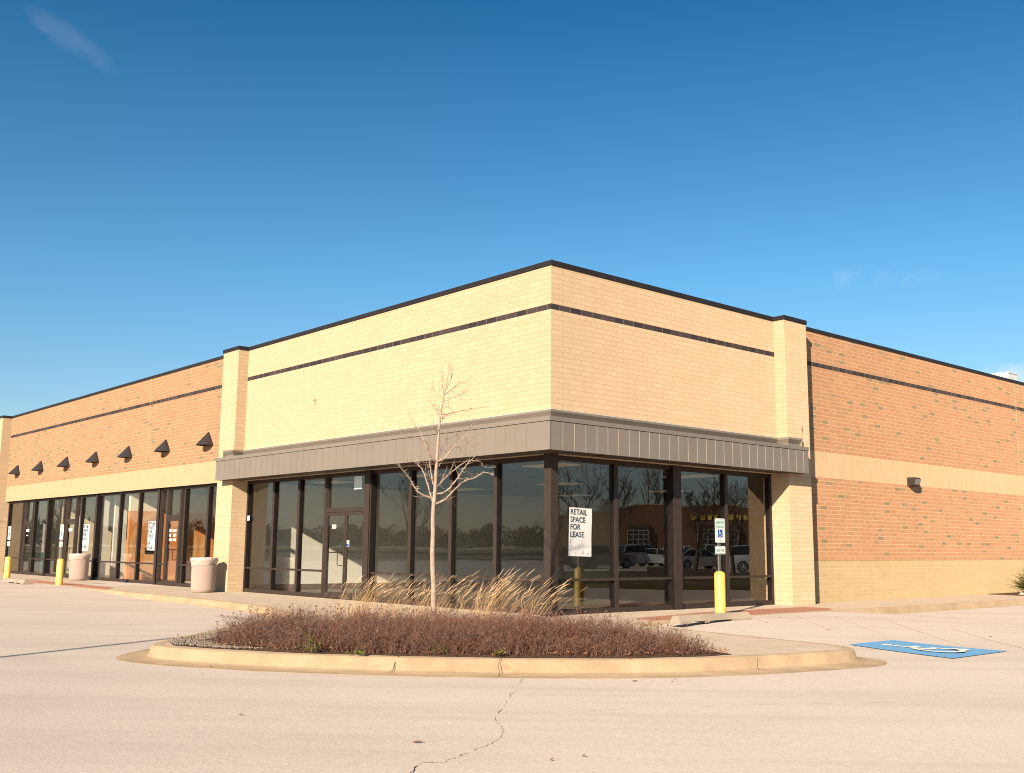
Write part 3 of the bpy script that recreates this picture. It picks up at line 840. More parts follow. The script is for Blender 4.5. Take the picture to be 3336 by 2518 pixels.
box('interior_column', 'white_wall', (-23.9, -23.70, .86, 1.30, 0, 3.02), bld)
box('interior_wall', 'cream_wall', (-29.1, -21.2, 12, 12.1, 0, 3.02), bld)
box('partition', 'white_wall', (-35.05, -34.9, .36, 12, .86, 3.02), bld)
box('partition_base', 'teal', (-35.05, -34.898, .36, 12, 0, .86), bld)
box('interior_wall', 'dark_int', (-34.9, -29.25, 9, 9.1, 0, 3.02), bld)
# ceiling panels
for i, (lx, ly) in enumerate([(-2.2, 2.1), (-2.2, 6.8), (-2.2, 11.5), (-6.8, 2.1), (-6.8, 6.8), (-6.8, 11.5), (-11.0, 2.1), (-11.0, 6.8), (-11.0, 11.5)]):
    box('ceiling_light', 'fixture', (lx - .6, lx + .6, ly - .3, ly + .3, 3.0, 3.021), bld)
for (lx, ly) in ((-1.6, 3.4), (-1.9, 4.6), (-2.4, 5.6), (-4.2, 2.6), (-4.6, 4.2), (-8.6, 3.2), (-9.0, 5.0), (-3.0, 9.0)):
    box('ceiling_vent', 'black', (lx - .5, lx + .5, ly - .12, ly + .12, 3.004, 3.021), bld)

# ------------------------------------------------------------------ wall lamps on the left wing
def cone_lamp():
    r = empty('wall_lamp', (0, 0, 0), 'x', 'wall lamp')
    # half-cone hood, flat back against the wall: apex at top, opening downward
    b = MB(); n = 14; H = .40; Rr = .335
    b.v.append((0, -.03, H))
    for i in range(n + 1):
        t = math.pi + math.pi * i / n
        b.v.append((Rr * math.cos(t), Rr * 1.08 * math.sin(t) - .02, 0))
    b.v.append((0, -.03, H - .025))
    for i in range(n + 1):
        t = math.pi + math.pi * i / n
        b.v.append(((Rr - .015) * math.cos(t), (Rr - .015) * 1.08 * math.sin(t) - .02, 0))
    o2 = n + 2
    for i in range(1, n + 1):
        b.f.append((0, i + 1, i)); b.f.append((o2, o2 + i, o2 + i + 1)); b.f.append((i, i + 1, o2 + i + 1, o2 + i))
    b.f.append((0, 1, o2 + 1, o2)); b.f.append((0, o2, o2 + n + 1, n + 1))
    b.build('lamp_shade', 'lamp_metal', r)
    bk = MB().ext([(-.33, 0), (.33, 0), (0.012, H - .01), (-.012, H - .01)], (Vector((0, 0, 0)), Vector((1, 0, 0)), Vector((0, 0, 1)), Vector((0, -1, 0))), 0.0, .02)
    bk.build('back_plate', 'lamp_metal', r)
    MB().box(-.09, .09, -.20, -.02, .02, .14).build('lamp_housing', 'lamp_metal', r)
    return r
proto = cone_lamp()
ordn = ['nearest the yellow pilaster, right of the light vertical joint', 'just left of the nearer light vertical joint', 'third from the yellow corner block', 'middle one of the seven in the row', 'third from the far left pilaster', 'second from the far left pilaster', 'at the far left end beside the far pilaster']
for i in range(7):
    o = proto if i == 0 else copy_tree(proto)
    o.location = (-14.70 - 3.022 * i, OW, 4.145)
    o['label'] = 'dark cone wall lamp, ' + ordn[i]; o['group'] = 'cone lamps along the left wing'

# wall pack on the right wing
wp = empty('wall_pack', (-OW, 13.62, 3.0), 'small bronze box light mounted on the tan band of the right brick wall', 'wall light')
prof = [(0, 0), (.20, .02), (.24, .20), (.20, .235), (0, .235)]
MB().ext(prof, (Vector((0, -.15, 0)), Vector((1, 0, 0)), Vector((0, 0, 1)), Vector((0, 1, 0))), 0, .32).build('housing', 'frame', wp, bevel=.006)
MB().ext([(.203, .045), (.236, .19), (.240, .19), (.208, .04)], (Vector((0, -.13, 0)), Vector((1, 0, 0)), Vector((0, 0, 1)), Vector((0, 1, 0))), 0, .28).build('lens', M['galv'], wp)
# roof vent
rv = empty('roof_vent', (-1.7, 24.0, 6.17), 'white metal box vent on the roof behind the right parapet', 'roof vent')
MB().box(-.35, .20, -.3, .45, 0, 1.34).build('vent_body', 'white_unit', rv, bevel=.01)
MB().box(-.37, .22, -.32, .47, 1.34, 1.38).build('vent_cap', 'white_unit', rv, bevel=.005)
MB().box(-1.6, -.35, -.25, .35, 0, .95).build('duct', 'white_unit', rv, bevel=.01)

# small door details
dd = main_doors[0]
text('3010', .145, 'white', dd, (-7.93, BL + .028, 1.665), (R(90), 0, 0), name='number', sx=.72, bold=.002)
MB().box(-7.235, -7.13, BL + .026, BL + .030, 1.24, 1.385).build('door_sticker', 'white', main_doors[1])
MB().box(-7.228, -7.137, BL + .022, BL + .0262, 1.248, 1.30).build('sticker_stripe', 'blue', main_doors[1])
box('window_notice', 'white', (-7.07, -6.74, BL + .08, BL + .083, 2.59, 2.90), bld)
box('jamb_notice', 'white', (XP1 + .07, XP1 + .20, BL - .01, BL - .008, 1.92, 2.05), bld)
# hours lettering blocks on the third wing door, too small to read
hr = MB()
for r_, z in enumerate((1.64, 1.50, 1.36)):
    for (a, c_) in ((-17.50, -17.40), (-17.38, -17.30), (-17.22, -17.12), (-17.10, -17.00)):
        if r_ == 1 and a == -17.38: continue
        hr.box(a, c_, BW + .026, BW + .029, z, z + .085)
hr.build('hours_lettering', 'white', wing_doors[2])
MB().box(-26.6, -26.25, BW + .026, BW + .029, 1.72, 1.84).build('number', 'white', wing_doors[1])
MB().box(-31.65, -31.3, BW + .026, BW + .029, 1.72, 1.84).box(-31.62, -31.4, BW + .026, BW + .029, 1.56, 1.60).build('number', 'white', wing_doors[0])

# ------------------------------------------------------------------ posters
def poster(name, label, o, ax, w, h, lines, size, outn, rows, smudge, sx=1.0, tilt=0.0):
    """o: top-left corner; ax: direction along the text; outn: outward normal"""
    r = empty(name, (0, 0, 0), label, 'poster', 'retail space for lease posters')
    r.matrix_world = Matrix.Translation(o) @ Matrix((( ax.x, 0, outn.x), (ax.y, 0, outn.y), (0, 1, 0))).transposed().transposed().to_4x4() @ Matrix.Rotation(tilt, 4, 'Z')
    # local: x along text, y up, z outward; slightly wavy sheet
    b = MB(); nx_, ny_ = 6, 10
    for k in (0, 1):
        for j in range(ny_ + 1):
            for i in range(nx_ + 1):
                b.v.append((w * i / nx_, -h * j / ny_, .004 * math.sin(i * 1.3) * math.sin(j * .8) - .002 * k))
    nn = (nx_ + 1) * (ny_ + 1)
    for j in range(ny_):
        for i in range(nx_):
            a = j * (nx_ + 1) + i
            b.f.append((a + nx_ + 1, a + nx_ + 2, a + 1, a)); b.f.append((nn + a, nn + a + 1, nn + a + nx_ + 2, nn + a + nx_ + 1))
    b.build('sheet', 'paper', r, smooth=True)
    for i, s in enumerate(lines):
        text(s, size, 'teal_ink', r, (w * .035, -rows[i], .007), (0, 0, 0), sx=sx, bold=.0012)
    g = MB(); random.seed(5)
    for (sx_, sy, sw, sh) in smudge: g.box(w * sx_, w * (sx_ + sw), -h * (sy + sh), -h * sy, .0045, .0062)
    if smudge: g.build('smudge', 'grey_ink', r)
    return r
# right-hand poster, on the inside of the first pane of the right storefront
poster('lease_poster', 'large white poster reading retail space for lease, in the right storefront beside the corner post', Vector((BR - .045, .73, 2.03)), Vector((0, 1, 0)), .62, .93,
       ['RETAIL', 'SPACE', 'FOR', 'LEASE'], .150, Vector((1, 0, 0)), [.135, .28, .42, .565],
       [(.04, .66, .035, .06), (.30, .64, .02, .015), (.02, .85, .03, .035), (.02, .945, .06, .02), (.14, .87, .02, .02), (.28, .90, .04, .05), (.58, .88, .05, .06), (.80, .93, .08, .03), (.93, .87, .02, .05)], sx=.98, tilt=R(-1.5))
PY = BW + GP * -1 - .02
poster('lease_poster', 'narrow white lease poster left of the door of the orange-walled shop', Vector((-19.22, BW + .05, 2.0)), Vector((1, 0, 0)), .66, .93,
       ['RETAIL', 'SPACE', 'FOR', 'LEASE', '', 'OR', 'LEASE'], .150, Vector((0, -1, 0)), [.13, .26, .39, .52, .6, .76, .89],
       [(.06, .63, .10, .04), (.20, .63, .1, .04), (.36, .63, .14, .04), (.56, .63, .2, .04)], sx=1.12, tilt=R(-1))
poster('lease_poster', 'narrow white lease poster in the pane above the farther concrete litter bin', Vector((-25.12, BW + .05, 1.96)), Vector((1, 0, 0)), .62, .96,
       ['RETAIL', 'SPACE', 'FOR', 'LEASE', '', 'LEASE'], .160, Vector((0, -1, 0)), [.13, .28, .43, .58, .6, .87],
       [(.06, .66, .10, .04), (.20, .66, .1, .04), (.36, .66, .14, .04), (.56, .66, .2, .04)], sx=1.0)

# ------------------------------------------------------------------ symbols
def access_symbol(b, P0_, s):
    """wheelchair symbol; P(u, v) -> 3-D point, s = size of the symbol (unit square). Quads only."""
    cnt = [0]
    def P(u, v):
        q = P0_(u, v); k = cnt[0] * .0004
        return (q[0], q[1] - k, q[2]) if flat else (q[0], q[1], q[2] + k * 2)
    flat = abs(P0_(0, 0)[2] - P0_(0, 1)[2]) > .5
    def stroke(pts, w):
        cnt[0] += 1
        for (a, c_) in zip(pts[:-1], pts[1:]):
            cnt[0] += 1; d = Vector((c_[0] - a[0], c_[1] - a[1]));
            if d.length < 1e-6: continue
            d.normalize(); n = Vector((-d.y, d.x)) * w * .5; e = d * w * .25
            quad(b, P((a[0] - e.x - n.x) * s, (a[1] - e.y - n.y) * s), P((c_[0] + e.x - n.x) * s, (c_[1] + e.y - n.y) * s), P((c_[0] + e.x + n.x) * s, (c_[1] + e.y + n.y) * s), P((a[0] - e.x + n.x) * s, (a[1] - e.y + n.y) * s))
    pts = [(.38 + .075 * math.cos(t), .88 + .075 * math.sin(t)) for t in np.linspace(0, 2 * math.pi, 13)]
    base = len(b.v); b.v += [P(p[0] * s, p[1] * s) for p in pts[:-1]]; b.f.append(tuple(range(base, base + 12)))
    stroke([(.40, .78), (.44, .44), (.66, .44), (.77, .16), (.88, .20)], .085)
    stroke([(.42, .62), (.62, .62)], .07)
    arc = [(.46 + .25 * math.cos(t), .32 + .25 * math.sin(t)) for t in np.linspace(R(118), R(345), 16)]
    stroke(arc, .07)

def sign_plate(name, parent, w, z0, z1, mat, t=.003):
    """rounded plate facing local -y, centred on x = 0"""
    r = .025; pts = []
    for (cx, cz, a0) in ((w / 2 - r, z1 - r, 0), (-w / 2 + r, z1 - r, 90), (-w / 2 + r, z0 + r, 180), (w / 2 - r, z0 + r, 270)):
        for k in range(5): a = R(a0 + 22.5 * k); pts.append((cx + r * math.cos(a), cz + r * math.sin(a)))
    b = MB().ext(pts, (Vector((0, 0, 0)), Vector((1, 0, 0)), Vector((0, 0, 1)), Vector((0, -1, 0))), .030, .030 + t)
    return b.build(name, mat, parent)
def rim(parent, w, z0, z1, d):
    b = MB(); r = .02; i0 = .010; i1 = .016
    def loop(ins):
        pts = []
        for (cx, cz, a0) in ((w / 2 - ins - r, z1 - ins - r, 0), (-w / 2 + ins + r, z1 - ins - r, 90), (-w / 2 + ins + r, z0 + ins + r, 180), (w / 2 - ins - r, z0 + ins + r, 270)):
            for k in range(5): a = R(a0 + 22.5 * k); pts.append((cx + r * math.cos(a), cz + r * math.sin(a)))
        return pts
    A = loop(i0); B = loop(i1)
    for i in range(len(A)):
        j = (i + 1) % len(A)
        quad(b, (A[i][0], -d, A[i][1]), (A[j][0], -d, A[j][1]), (B[j][0], -d, B[j][1]), (B[i][0], -d, B[i][1]))
    b.build('sign_border', 'green', parent)
def sign_post(loc, rotz, zb, label, group='reserved parking signs on bollards'):
    r = empty('parking_sign', loc, label, 'sign', group, rotz)
    # perforated channel post rising out of the bollard
    b = MB(); w = .022
    z = zb - .03; ztop = 1.81
    b.box(-w - .008, -w + .002, -.016, .016, z, ztop); b.box(w - .002, w + .008, -.016, .016, z, ztop)
    b.box(-w, w, .014, .017, z, ztop)
    zz = z
    while zz < ztop - .02:
        b.box(-w, w, -.0165, -.0145, zz, zz + .014); zz += .026
    b.box(-w, -.005, -.0165, -.0145, z, ztop); b.box(.005, w, -.0165, -.0145, z, ztop)
    b.build('post', 'galv', r)
    p1 = sign_plate('sign_plate', r, .305, 1.374, 1.836, 'white'); rim(p1, .305, 1.374, 1.836, .0345)
    text('RESERVED', .070, 'green', p1, (0, -.0345, 1.735), (R(90), 0, 0), align='CENTER', sx=.78, bold=.0009)
    text('PARKING', .070, 'green', p1, (0, -.0345, 1.655), (R(90), 0, 0), align='CENTER', sx=.78, bold=.0009)
    q = MB(); q.box(-.072, .072, -.0355, -.0335, 1.475, 1.625); q.build('symbol_field', 'blue', p1)
    q = MB(); access_symbol(q, lambda u, v: (u - .078, -.0366, 1.482 + v), .14); q.build('access_symbol', 'white', p1)
    p2 = sign_plate('sign_plate', r, .305, 1.157, 1.311, 'white'); rim(p2, .305, 1.157, 1.311, .0345)
    text('$250 FINE', .078, 'green', p2, (0, -.0345, 1.207), (R(90), 0, 0), align='CENTER', sx=.70, bold=.0009)
    for (pp, z) in ((p1, 1.80), (p1, 1.41), (p2, 1.29), (p2, 1.178)):
        MB().tube([(0, -.033, z), (0, -.040, z)], .008, 8).build('bolt', 'galv', pp)
    return r
def bollard(loc, h, label):
    r = empty('bollard', loc, label, 'bollard', 'yellow sign bollards')
    rad = .104
    prof = [(rad + .003, -.06), (rad + .003, .01), (rad, .02), (rad, h - .055), (rad - .012, h - .03), (rad - .04, h - .008), (.03, h), (0.0001, h)]
    MB().lathe(prof, 0, 0, 32).build('sleeve', 'bollard', r, smooth=True)
    return r
bollard((1.62, 2.92, 0), .835, 'yellow bollard standing behind the wheel stop at the right storefront')
sign_post((1.62, 2.92, 0), R(90), .83, 'reserved parking sign above the wheel stop at the right storefront')
bollard((-19.30, -2.38, 0), .80, 'yellow bollard standing between the short left wheel stop and the bins')
sign_post((-19.30, -2.38, 0), 0, .80, 'reserved parking sign on the bollard right of the left wheel stop')
bollard((-24.60, -2.38, 0), .80, 'yellow bollard at the far left edge, by the far pilaster')
sign_post((-24.60, -2.38, 0), 0, .80, 'reserved parking sign at the far left edge, by the far pilaster')

# ------------------------------------------------------------------ wheel stops
def wheel_stop(loc, rotz, ln, label):
    """runs along local y; underside notches"""
    b = MB(); hw = .115; H = .135; prof = [(-hw, 0), (hw, 0), (hw, .035), (.060, H - .012), (.045, H), (-.045, H), (-.060, H - .012), (-hw, .035)]
    notch = [(-.5, -.36, 0), (-.36, -.16, .03), (-.16, -.10, 0), (-.10, .22, .03), (.22, .5, 0)]
    for (a, c_, lift) in notch:
        pr = [(-hw, lift), (hw, lift)] + prof[2:]
        b.ext(pr, (Vector((0, 0, 0)), Vector((1, 0, 0)), Vector((0, 0, 1)), Vector((0, 1, 0))), a * ln, c_ * ln)
    bm = bmesh.new(); 
    o = b.build('wheel_stop', 'stop', None, bevel=.006)
    bm.free()
    o.location = loc; o.rotation_euler = (0, 0, rotz)
    return tag(o, label, 'wheel stop', 'concrete wheel stops')
wheel_stop((2.46, 1.58, lotz(2.46, 1.6) + .012), R(0.5), 2.02, 'concrete wheel stop with chipped underside in front of the right storefront')
wheel_stop((-21.55, -2.95, lotz(-21.5, -2.95) + .004), R(90), 2.1, 'small pale concrete wheel stop at the left wing ramp')

# ------------------------------------------------------------------ litter bins
def litter_bin(loc, label):
    r = empty('litter_bin', loc, label, 'litter bin', 'concrete litter bins'); r.scale = (.885, .885, .97)
    prof = [(.285, 0), (.315, .012), (.345, .06), (.352, .12), (.357, .70), (.360, .80), (.36, .82), (.395, .845), (.403, .87), (.403, .905), (.390, .93), (.345, .935), (.33, .92), (.325, .60), (.0001, .55)]
    MB().lathe(prof, 0, 0, 48).build('drum', 'can', r, smooth=True)
    # plastic liner folded over the rim, ragged lower edge
    b = MB(); n = 64; random.seed(7)
    rows = [(.372, None), (.392, .835), (.413, .865), (.414, .91), (.396, .944), (.335, .945), (.318, .90), (.31, .66)]
    for i, (rr, z) in enumerate(rows):
        for k in range(n):
            t = 2 * math.pi * k / n
            w = .006 * math.sin(7 * t + i) + .004 * math.sin(17 * t + 2 * i)
            zz = (.735 + .035 * math.sin(t * 1 + 1.2) + .014 * math.sin(5 * t) + .006 * math.sin(13 * t)) if z is None else z + .003 * math.sin(9 * t)
            r_ = rr + w * (1.0 if i < 2 else .4)
            b.v.append((r_ * math.cos(t), r_ * math.sin(t), zz))
    for i in range(len(rows) - 1):
        for k in range(n):
            k2 = (k + 1) % n; b.f.append((i * n + k, i * n + k2, (i + 1) * n + k2, (i + 1) * n + k))
    b.build('bin_liner', 'bag', r, smooth=True)
    return r
litter_bin((-12.47, -.92, 0), 'pinkish concrete litter bin with plastic liner beside the yellow pilaster')
litter_bin((-23.30, -.42, 0), 'pinkish concrete litter bin with plastic liner below the farther lease poster')

# ------------------------------------------------------------------ painted markings
def marking(name, pts, mat, dz=.004):
    """flat paint on the lot: polygon subdivided so that it follows the surface"""
    b = MB(); A, B_, C_, D_ = [Vector(p) for p in pts]; n, k = 10, 8
    for j in range(k + 1):
        for i in range(n + 1):
            u, v = i / n, j / k; p = (A * (1 - u) + B_ * u) * (1 - v) + (D_ * (1 - u) + C_ * u) * v
            b.v.append((p.x, p.y, lotz(p.x, p.y) + dz))
    for j in range(k):
        for i in range(n):
            a = j * (n + 1) + i; b.f.append((a, a + 1, a + n + 2, a + n + 1))
    o = b.build(name, mat); tag(o, kind='structure'); return o
def gl(u, v):
    z = -.12
    for _ in range(12):
        d = FWD + RGT * ((u - 1668) / 3393.83) + UPV * ((1259 - v) / 3393.83); t = (z - CAM.z) / d.z; p = CAM + d * t; z = .5 * z + .5 * lotz(p.x, p.y)
    return (p.x, p.y)
# accessible stall: blue field, cream symbol
BQ = [gl(2766, 2101), gl(3104, 2147), gl(3282, 2123), gl(2910, 2087)]
bq = marking('blue_stall_marking', BQ, 'blue_paint', .010)
sy = MB(); A, B_, C_, D_ = [Vector(p) for p in BQ]
def PS(u, v):
    # symbol is drawn on its side: its top points towards the building
    uu = .10 + .80 * (1 - v); vv = .12 + .76 * u
    p = (A * (1 - uu) + B_ * uu) * (1 - vv) + (D_ * (1 - uu) + C_ * uu) * vv
    return (p.x, p.y, lotz(p.x, p.y) + .016)
access_symbol(sy, PS, 1.0)
tag(sy.build('stall_symbol_marking', 'white_paint'), kind='structure')
def line(x0, y0, x1, y1, w=.10):
    d = Vector((x1 - x0, y1 - y0)).normalized(); n = Vector((-d.y, d.x)) * w / 2
    marking('stall_line', [(x0 + n.x, y0 + n.y), (x0 - n.x, y0 - n.y), (x1 - n.x, y1 - n.y), (x1 + n.x, y1 + n.y)], 'yellow_paint', .005)
for (a, c_, e_, f_) in ((2449, 2006, 2497, 2028), (2598, 2006, 2700, 2051), (2722, 2007, 2879, 2066), (2902, 2024, 3119, 2096), (3104, 2047, 3400, 2127)):
    line(*gl(a, c_), *gl(e_, f_), .05)
# cracks and seams in the surface
def crack(pts, w=.008, jit=.02, seed=1, closed=False):
    random.seed(seed); P = catmull([(a, c_) for a, c_ in pts], 9); b = MB(); L_ = []
    for (x, y) in P: L_.append((x + random.uniform(-jit, jit), y + random.uniform(-jit, jit)))
    for i, (x, y) in enumerate(L_):
        a = Vector(L_[max(i - 1, 0)]); c_ = Vector(L_[min(i + 1, len(L_) - 1)]); d = (c_ - a).normalized(); n = Vector((-d.y, d.x)) * w * random.uniform(.3, 1.1) / 2
        b.v += [(x + n.x, y + n.y, lotz(x, y) + .004), (x - n.x, y - n.y, lotz(x, y) + .004)]
    for i in range(len(L_) - 1):
        if random.random() < .3: continue
        b.f.append((2 * i, 2 * i + 1, 2 * i + 3, 2 * i + 2))
    tag(b.build('surface_crack', 'crack'), kind='structure')
def gp(u, v, z=-.15):
    d = FWD + RGT * ((u - 1668) / 3393.83) + UPV * ((1259 - v) / 3393.83); t = (z - CAM.z) / d.z; p = CAM + d * t; return (p.x, p.y)
crack([gp(1702, 2213), gp(1672, 2258), gp(1640, 2302), gp(1610, 2340), gp(1632, 2368), gp(1637, 2392), gp(1610, 2420), gp(1545, 2445), gp(1480, 2470), gp(1440, 2487)], .0055, .014, 2)
crack([gp(1440, 2487), gp(1395, 2484), gp(1365, 2490), gp(1335, 2518), gp(1300, 2540)], .009, .012, 3)
crack([gp(2280, 2303), gp(2500, 2296), gp(2800, 2290), gp(3336, 2280)], .006, .008, 4)
crack([gp(2180, 2225), gp(2220, 2200), gp(2270, 2200)], .008, .02, 5)
crack([gp(1900, 2318), gp(2000, 2312), gp(2075, 2308)], .006, .008, 6)
# kerb cracks
def kerb_crack(u0, v0, u1, v1, w, seed):
    random.seed(seed); p0 = Vector((*gp(u0, v0, .004), .006)); p1 = Vector((*gp(u1, v1, -.140), -.137))
    d = (p1 - p0); sd = Vector((RGT.x, RGT.y, 0)) * w; b = MB(); n = 9
    for i in range(n + 1):
        t = i / n
        # down the rolled face: mostly horizontal run first, then the drop
        q = p0 + Vector((d.x, d.y, 0)) * t; z = .006 + (-.137 - .006) * sstep(.10, .52, t)
        o_ = Vector((RGT.x, RGT.y, 0)) * random.uniform(-1, 1) * w * 1.2
        q = Vector((q.x, q.y, z + .006)) + o_ - Vector((FWD.x, FWD.y, 0)) * .012
        b.v += [tuple(q - sd / 2), tuple(q + sd / 2)]
    for i in range(n): b.f.append((2 * i, 2 * i + 1, 2 * i + 3, 2 * i + 2))
    tag(b.build('kerb_crack', 'crack'), kind='structure')
kerb_crack(1301, 2138, 1258, 2193, .011, 1); kerb_crack(1629, 2146, 1622, 2203, .007, 2); kerb_crack(590, 2108, 580, 2140, .005, 3); kerb_crack(2468, 2150, 2470, 2170, .006, 4)

# ------------------------------------------------------------------ dead shrubs in the bed
SH = [(1.98, -7.38), (2.6, -7.12), (3.05, -6.98), (3.75, -6.5), (4.4, -5.92), (4.95, -5.3), (5.4, -4.75), (5.78, -4.15), (6.1, -3.5), (6.2, -3.15), (5.8, -3.15), (5.02, -3.3), (4.05, -3.45), (3.2, -3.9), (2.7, -4.8), (1.95, -5.55), (1.25, -6.3), (.95, -6.9), (1.4, -7.3)]
def edge_dist(x, y, P):
    m_ = 9
    for i in range(len(P)):
        a = Vector(P[i]); c_ = Vector(P[(i + 1) % len(P)]); d = c_ - a
        t = max(0, min(1, (Vector((x, y)) - a).dot(d) / d.dot(d))); m_ = min(m_, (Vector((x, y)) - a - d * t).length)
    return m_
def ribbons(P0, D, Ln, W, bend, rng, seg=3):
    """P0 (n,3) roots, D (n,3) unit directions, Ln lengths, W widths; returns verts, quads"""
    n = len(P0); ts = np.linspace(0, 1, seg + 1)
    side = np.cross(D, rng.normal(size=(n, 3))); side /= np.linalg.norm(side, axis=1)[:, None] + 1e-9
    V = []
    for t in ts:
        c = P0 + D * (Ln * t)[:, None] + bend * (t * t * Ln)[:, None]
        w = (W * (1 - .65 * t))[:, None] * side * .5
        V.append(c - w); V.append(c + w)
    V = np.stack(V, axis=1).reshape(-1, 3)         # n*(2*(seg+1))
    k = 2 * (seg + 1); base = (np.arange(n) * k)[:, None]
    F = []
    for s_ in range(seg): F.append(base + np.array([2 * s_, 2 * s_ + 1, 2 * s_ + 3, 2 * s_ + 2]))
    return V, np.concatenate(F, axis=0)
def shrubs():
    rng = np.random.default_rng(11); P = []; E = []
    while len(P) < 13500:
        x = rng.uniform(.8, 6.3); y = rng.uniform(-7.5, -3.0)
        if in_poly(x, y, SH):
            ed_ = edge_dist(x, y, SH)
            if x < 2.3 and rng.random() > min(1, .25 + ed_ * 1.6): continue
            P.append((x, y)); E.append(ed_)
    P = np.array(P); E = np.array(E); n = len(P)
    clump = .5 + .5 * np.sin(P[:, 0] * 4.1 + 1.3 * np.sin(P[:, 1] * 3.3)) * np.sin(P[:, 1] * 4.7 + .7)
    H = (.17 + .20 * np.minimum(1, E / .40) + .15 * clump) * rng.uniform(.55, 1.10, n)
    H *= np.where(P[:, 0] > 5.2, .80, .93)
    P3 = np.column_stack([P, np.full(n, .02)])
    D = rng.normal(size=(n, 3)) * np.array([.50, .50, 0]) + np.array([0.05, .06, 1.0]); D /= np.linalg.norm(D, axis=1)[:, None]
    bend = rng.normal(size=(n, 3)) * np.array([.22, .22, .05])
    Vs = []; Fs = []; off = 0
    V, F = ribbons(P3, D, H, rng.uniform(.003, .006, n), bend, rng); Vs.append(V); Fs.append(F + off); off += len(V)
    for rep in range(4):                          # side twigs
        t = rng.uniform(.2, .95, n); base = P3 + D * (H * t)[:, None] + bend * (t * t * H)[:, None]
        D2 = D * .7 + rng.normal(size=(n, 3)) * .62; D2[:, 2] = np.abs(D2[:, 2]) * .7 + .05; D2 /= np.linalg.norm(D2, axis=1)[:, None]
        V, F = ribbons(base, D2, H * rng.uniform(.15, .42, n), rng.uniform(.0022, .0045, n), bend * .6, rng, 2); Vs.append(V); Fs.append(F + off); off += len(V)
    # dry seed clusters and small leaves
    k = 9000; idx = rng.integers(0, n, k); t = rng.uniform(.55, 1.03, k); c = P3[idx] + D[idx] * (H[idx] * t)[:, None] + bend[idx] * (t * t * H[idx])[:, None] + rng.normal(size=(k, 3)) * .012
    D3 = rng.normal(size=(k, 3)); D3 /= np.linalg.norm(D3, axis=1)[:, None]
    V, F = ribbons(c, D3, rng.uniform(.008, .020, k), rng.uniform(.008, .016, k), D3 * 0, rng, 1); Vs.append(V); Fs.append(F + off); off += len(V)
    # sparse taller stalks that poke out of the mass
    k = 420; idx = rng.integers(0, n, k); D4 = rng.normal(size=(k, 3)) * np.array([.3, .3, 0]) + np.array([0, 0, 1.0]); D4 /= np.linalg.norm(D4, axis=1)[:, None]
    L4 = rng.uniform(.34, .50, k) * np.minimum(1, .6 + E[idx])
    V, F = ribbons(P3[idx], D4, L4, rng.uniform(.004, .006, k), D4 * 0, rng); Vs.append(V); Fs.append(F + off); off += len(V)
    tip = P3[idx] + D4 * L4[:, None]
    for r_ in range(6):
        D5 = rng.normal(size=(k, 3)); D5 /= np.linalg.norm(D5, axis=1)[:, None]
        V, F = ribbons(tip + rng.normal(size=(k, 3)) * .008, D5, rng.uniform(.012, .02, k), rng.uniform(.010, .016, k), D5 * 0, rng, 1); Vs.append(V); Fs.append(F + off); off += len(V)
    o = mesh_np('dead_shrubs', np.concatenate(Vs), np.concatenate([f for f in Fs]), 'deadshrub')
    tag(o, 'mass of leafless brown twiggy shrubs filling the front of the planting bed', 'shrubs', kind='stuff')
    # leaf litter
    k = 2600; pts = []
    while len(pts) < k:
        x = rng.uniform(.3, 6.4); y = rng.uniform(-7.8, -2.9)
        if in_poly(x, y, BED) and (x > 1.9 or rng.random() < .12): pts.append((x, y, .035 + rng.uniform(0, .03)))
    c = np.array(pts); D6 = rng.normal(size=(k, 3)) * np.array([1, 1, .35]); D6 /= np.linalg.norm(D6, axis=1)[:, None]
    V, F = ribbons(c, D6, rng.uniform(.02, .05, k), rng.uniform(.012, .03, k), D6 * 0, rng, 1)
    tag(mesh_np('leaf_litter', V, F, 'leaf'), 'reddish brown dry leaf litter under the shrubs', 'leaf litter', kind='stuff')
    # gravel at the left tip
    b = MB(); random.seed(9); cnt = 0
    while cnt < 1500:
        x = random.uniform(.2, 2.5); y = random.uniform(-7.9, -6.4)
        if not in_poly(x, y, BED) or (in_poly(x, y, SH) and random.random() < .8): continue
        cnt += 1; s = random.uniform(.010, .022); o_ = len(b.v)
        for (a, c_, d_) in ((1, 0, 0), (-1, 0, 0), (0, 1, 0), (0, -1, 0), (0, 0, .8), (0, 0, -.8)):
            b.v.append((x + a * s * random.uniform(.7, 1.3), y + c_ * s * random.uniform(.7, 1.3), .022 + d_ * s))
        for f_ in ((0, 2, 4), (2, 1, 4), (1, 3, 4), (3, 0, 4), (2, 0, 5), (1, 2, 5), (3, 1, 5), (0, 3, 5)): b.f.append(tuple(o_ + q for q in f_))
    tag(b.build('gravel', 'gravel'), 'grey gravel at the left tip of the planting bed', 'gravel', kind='stuff')
shrubs()

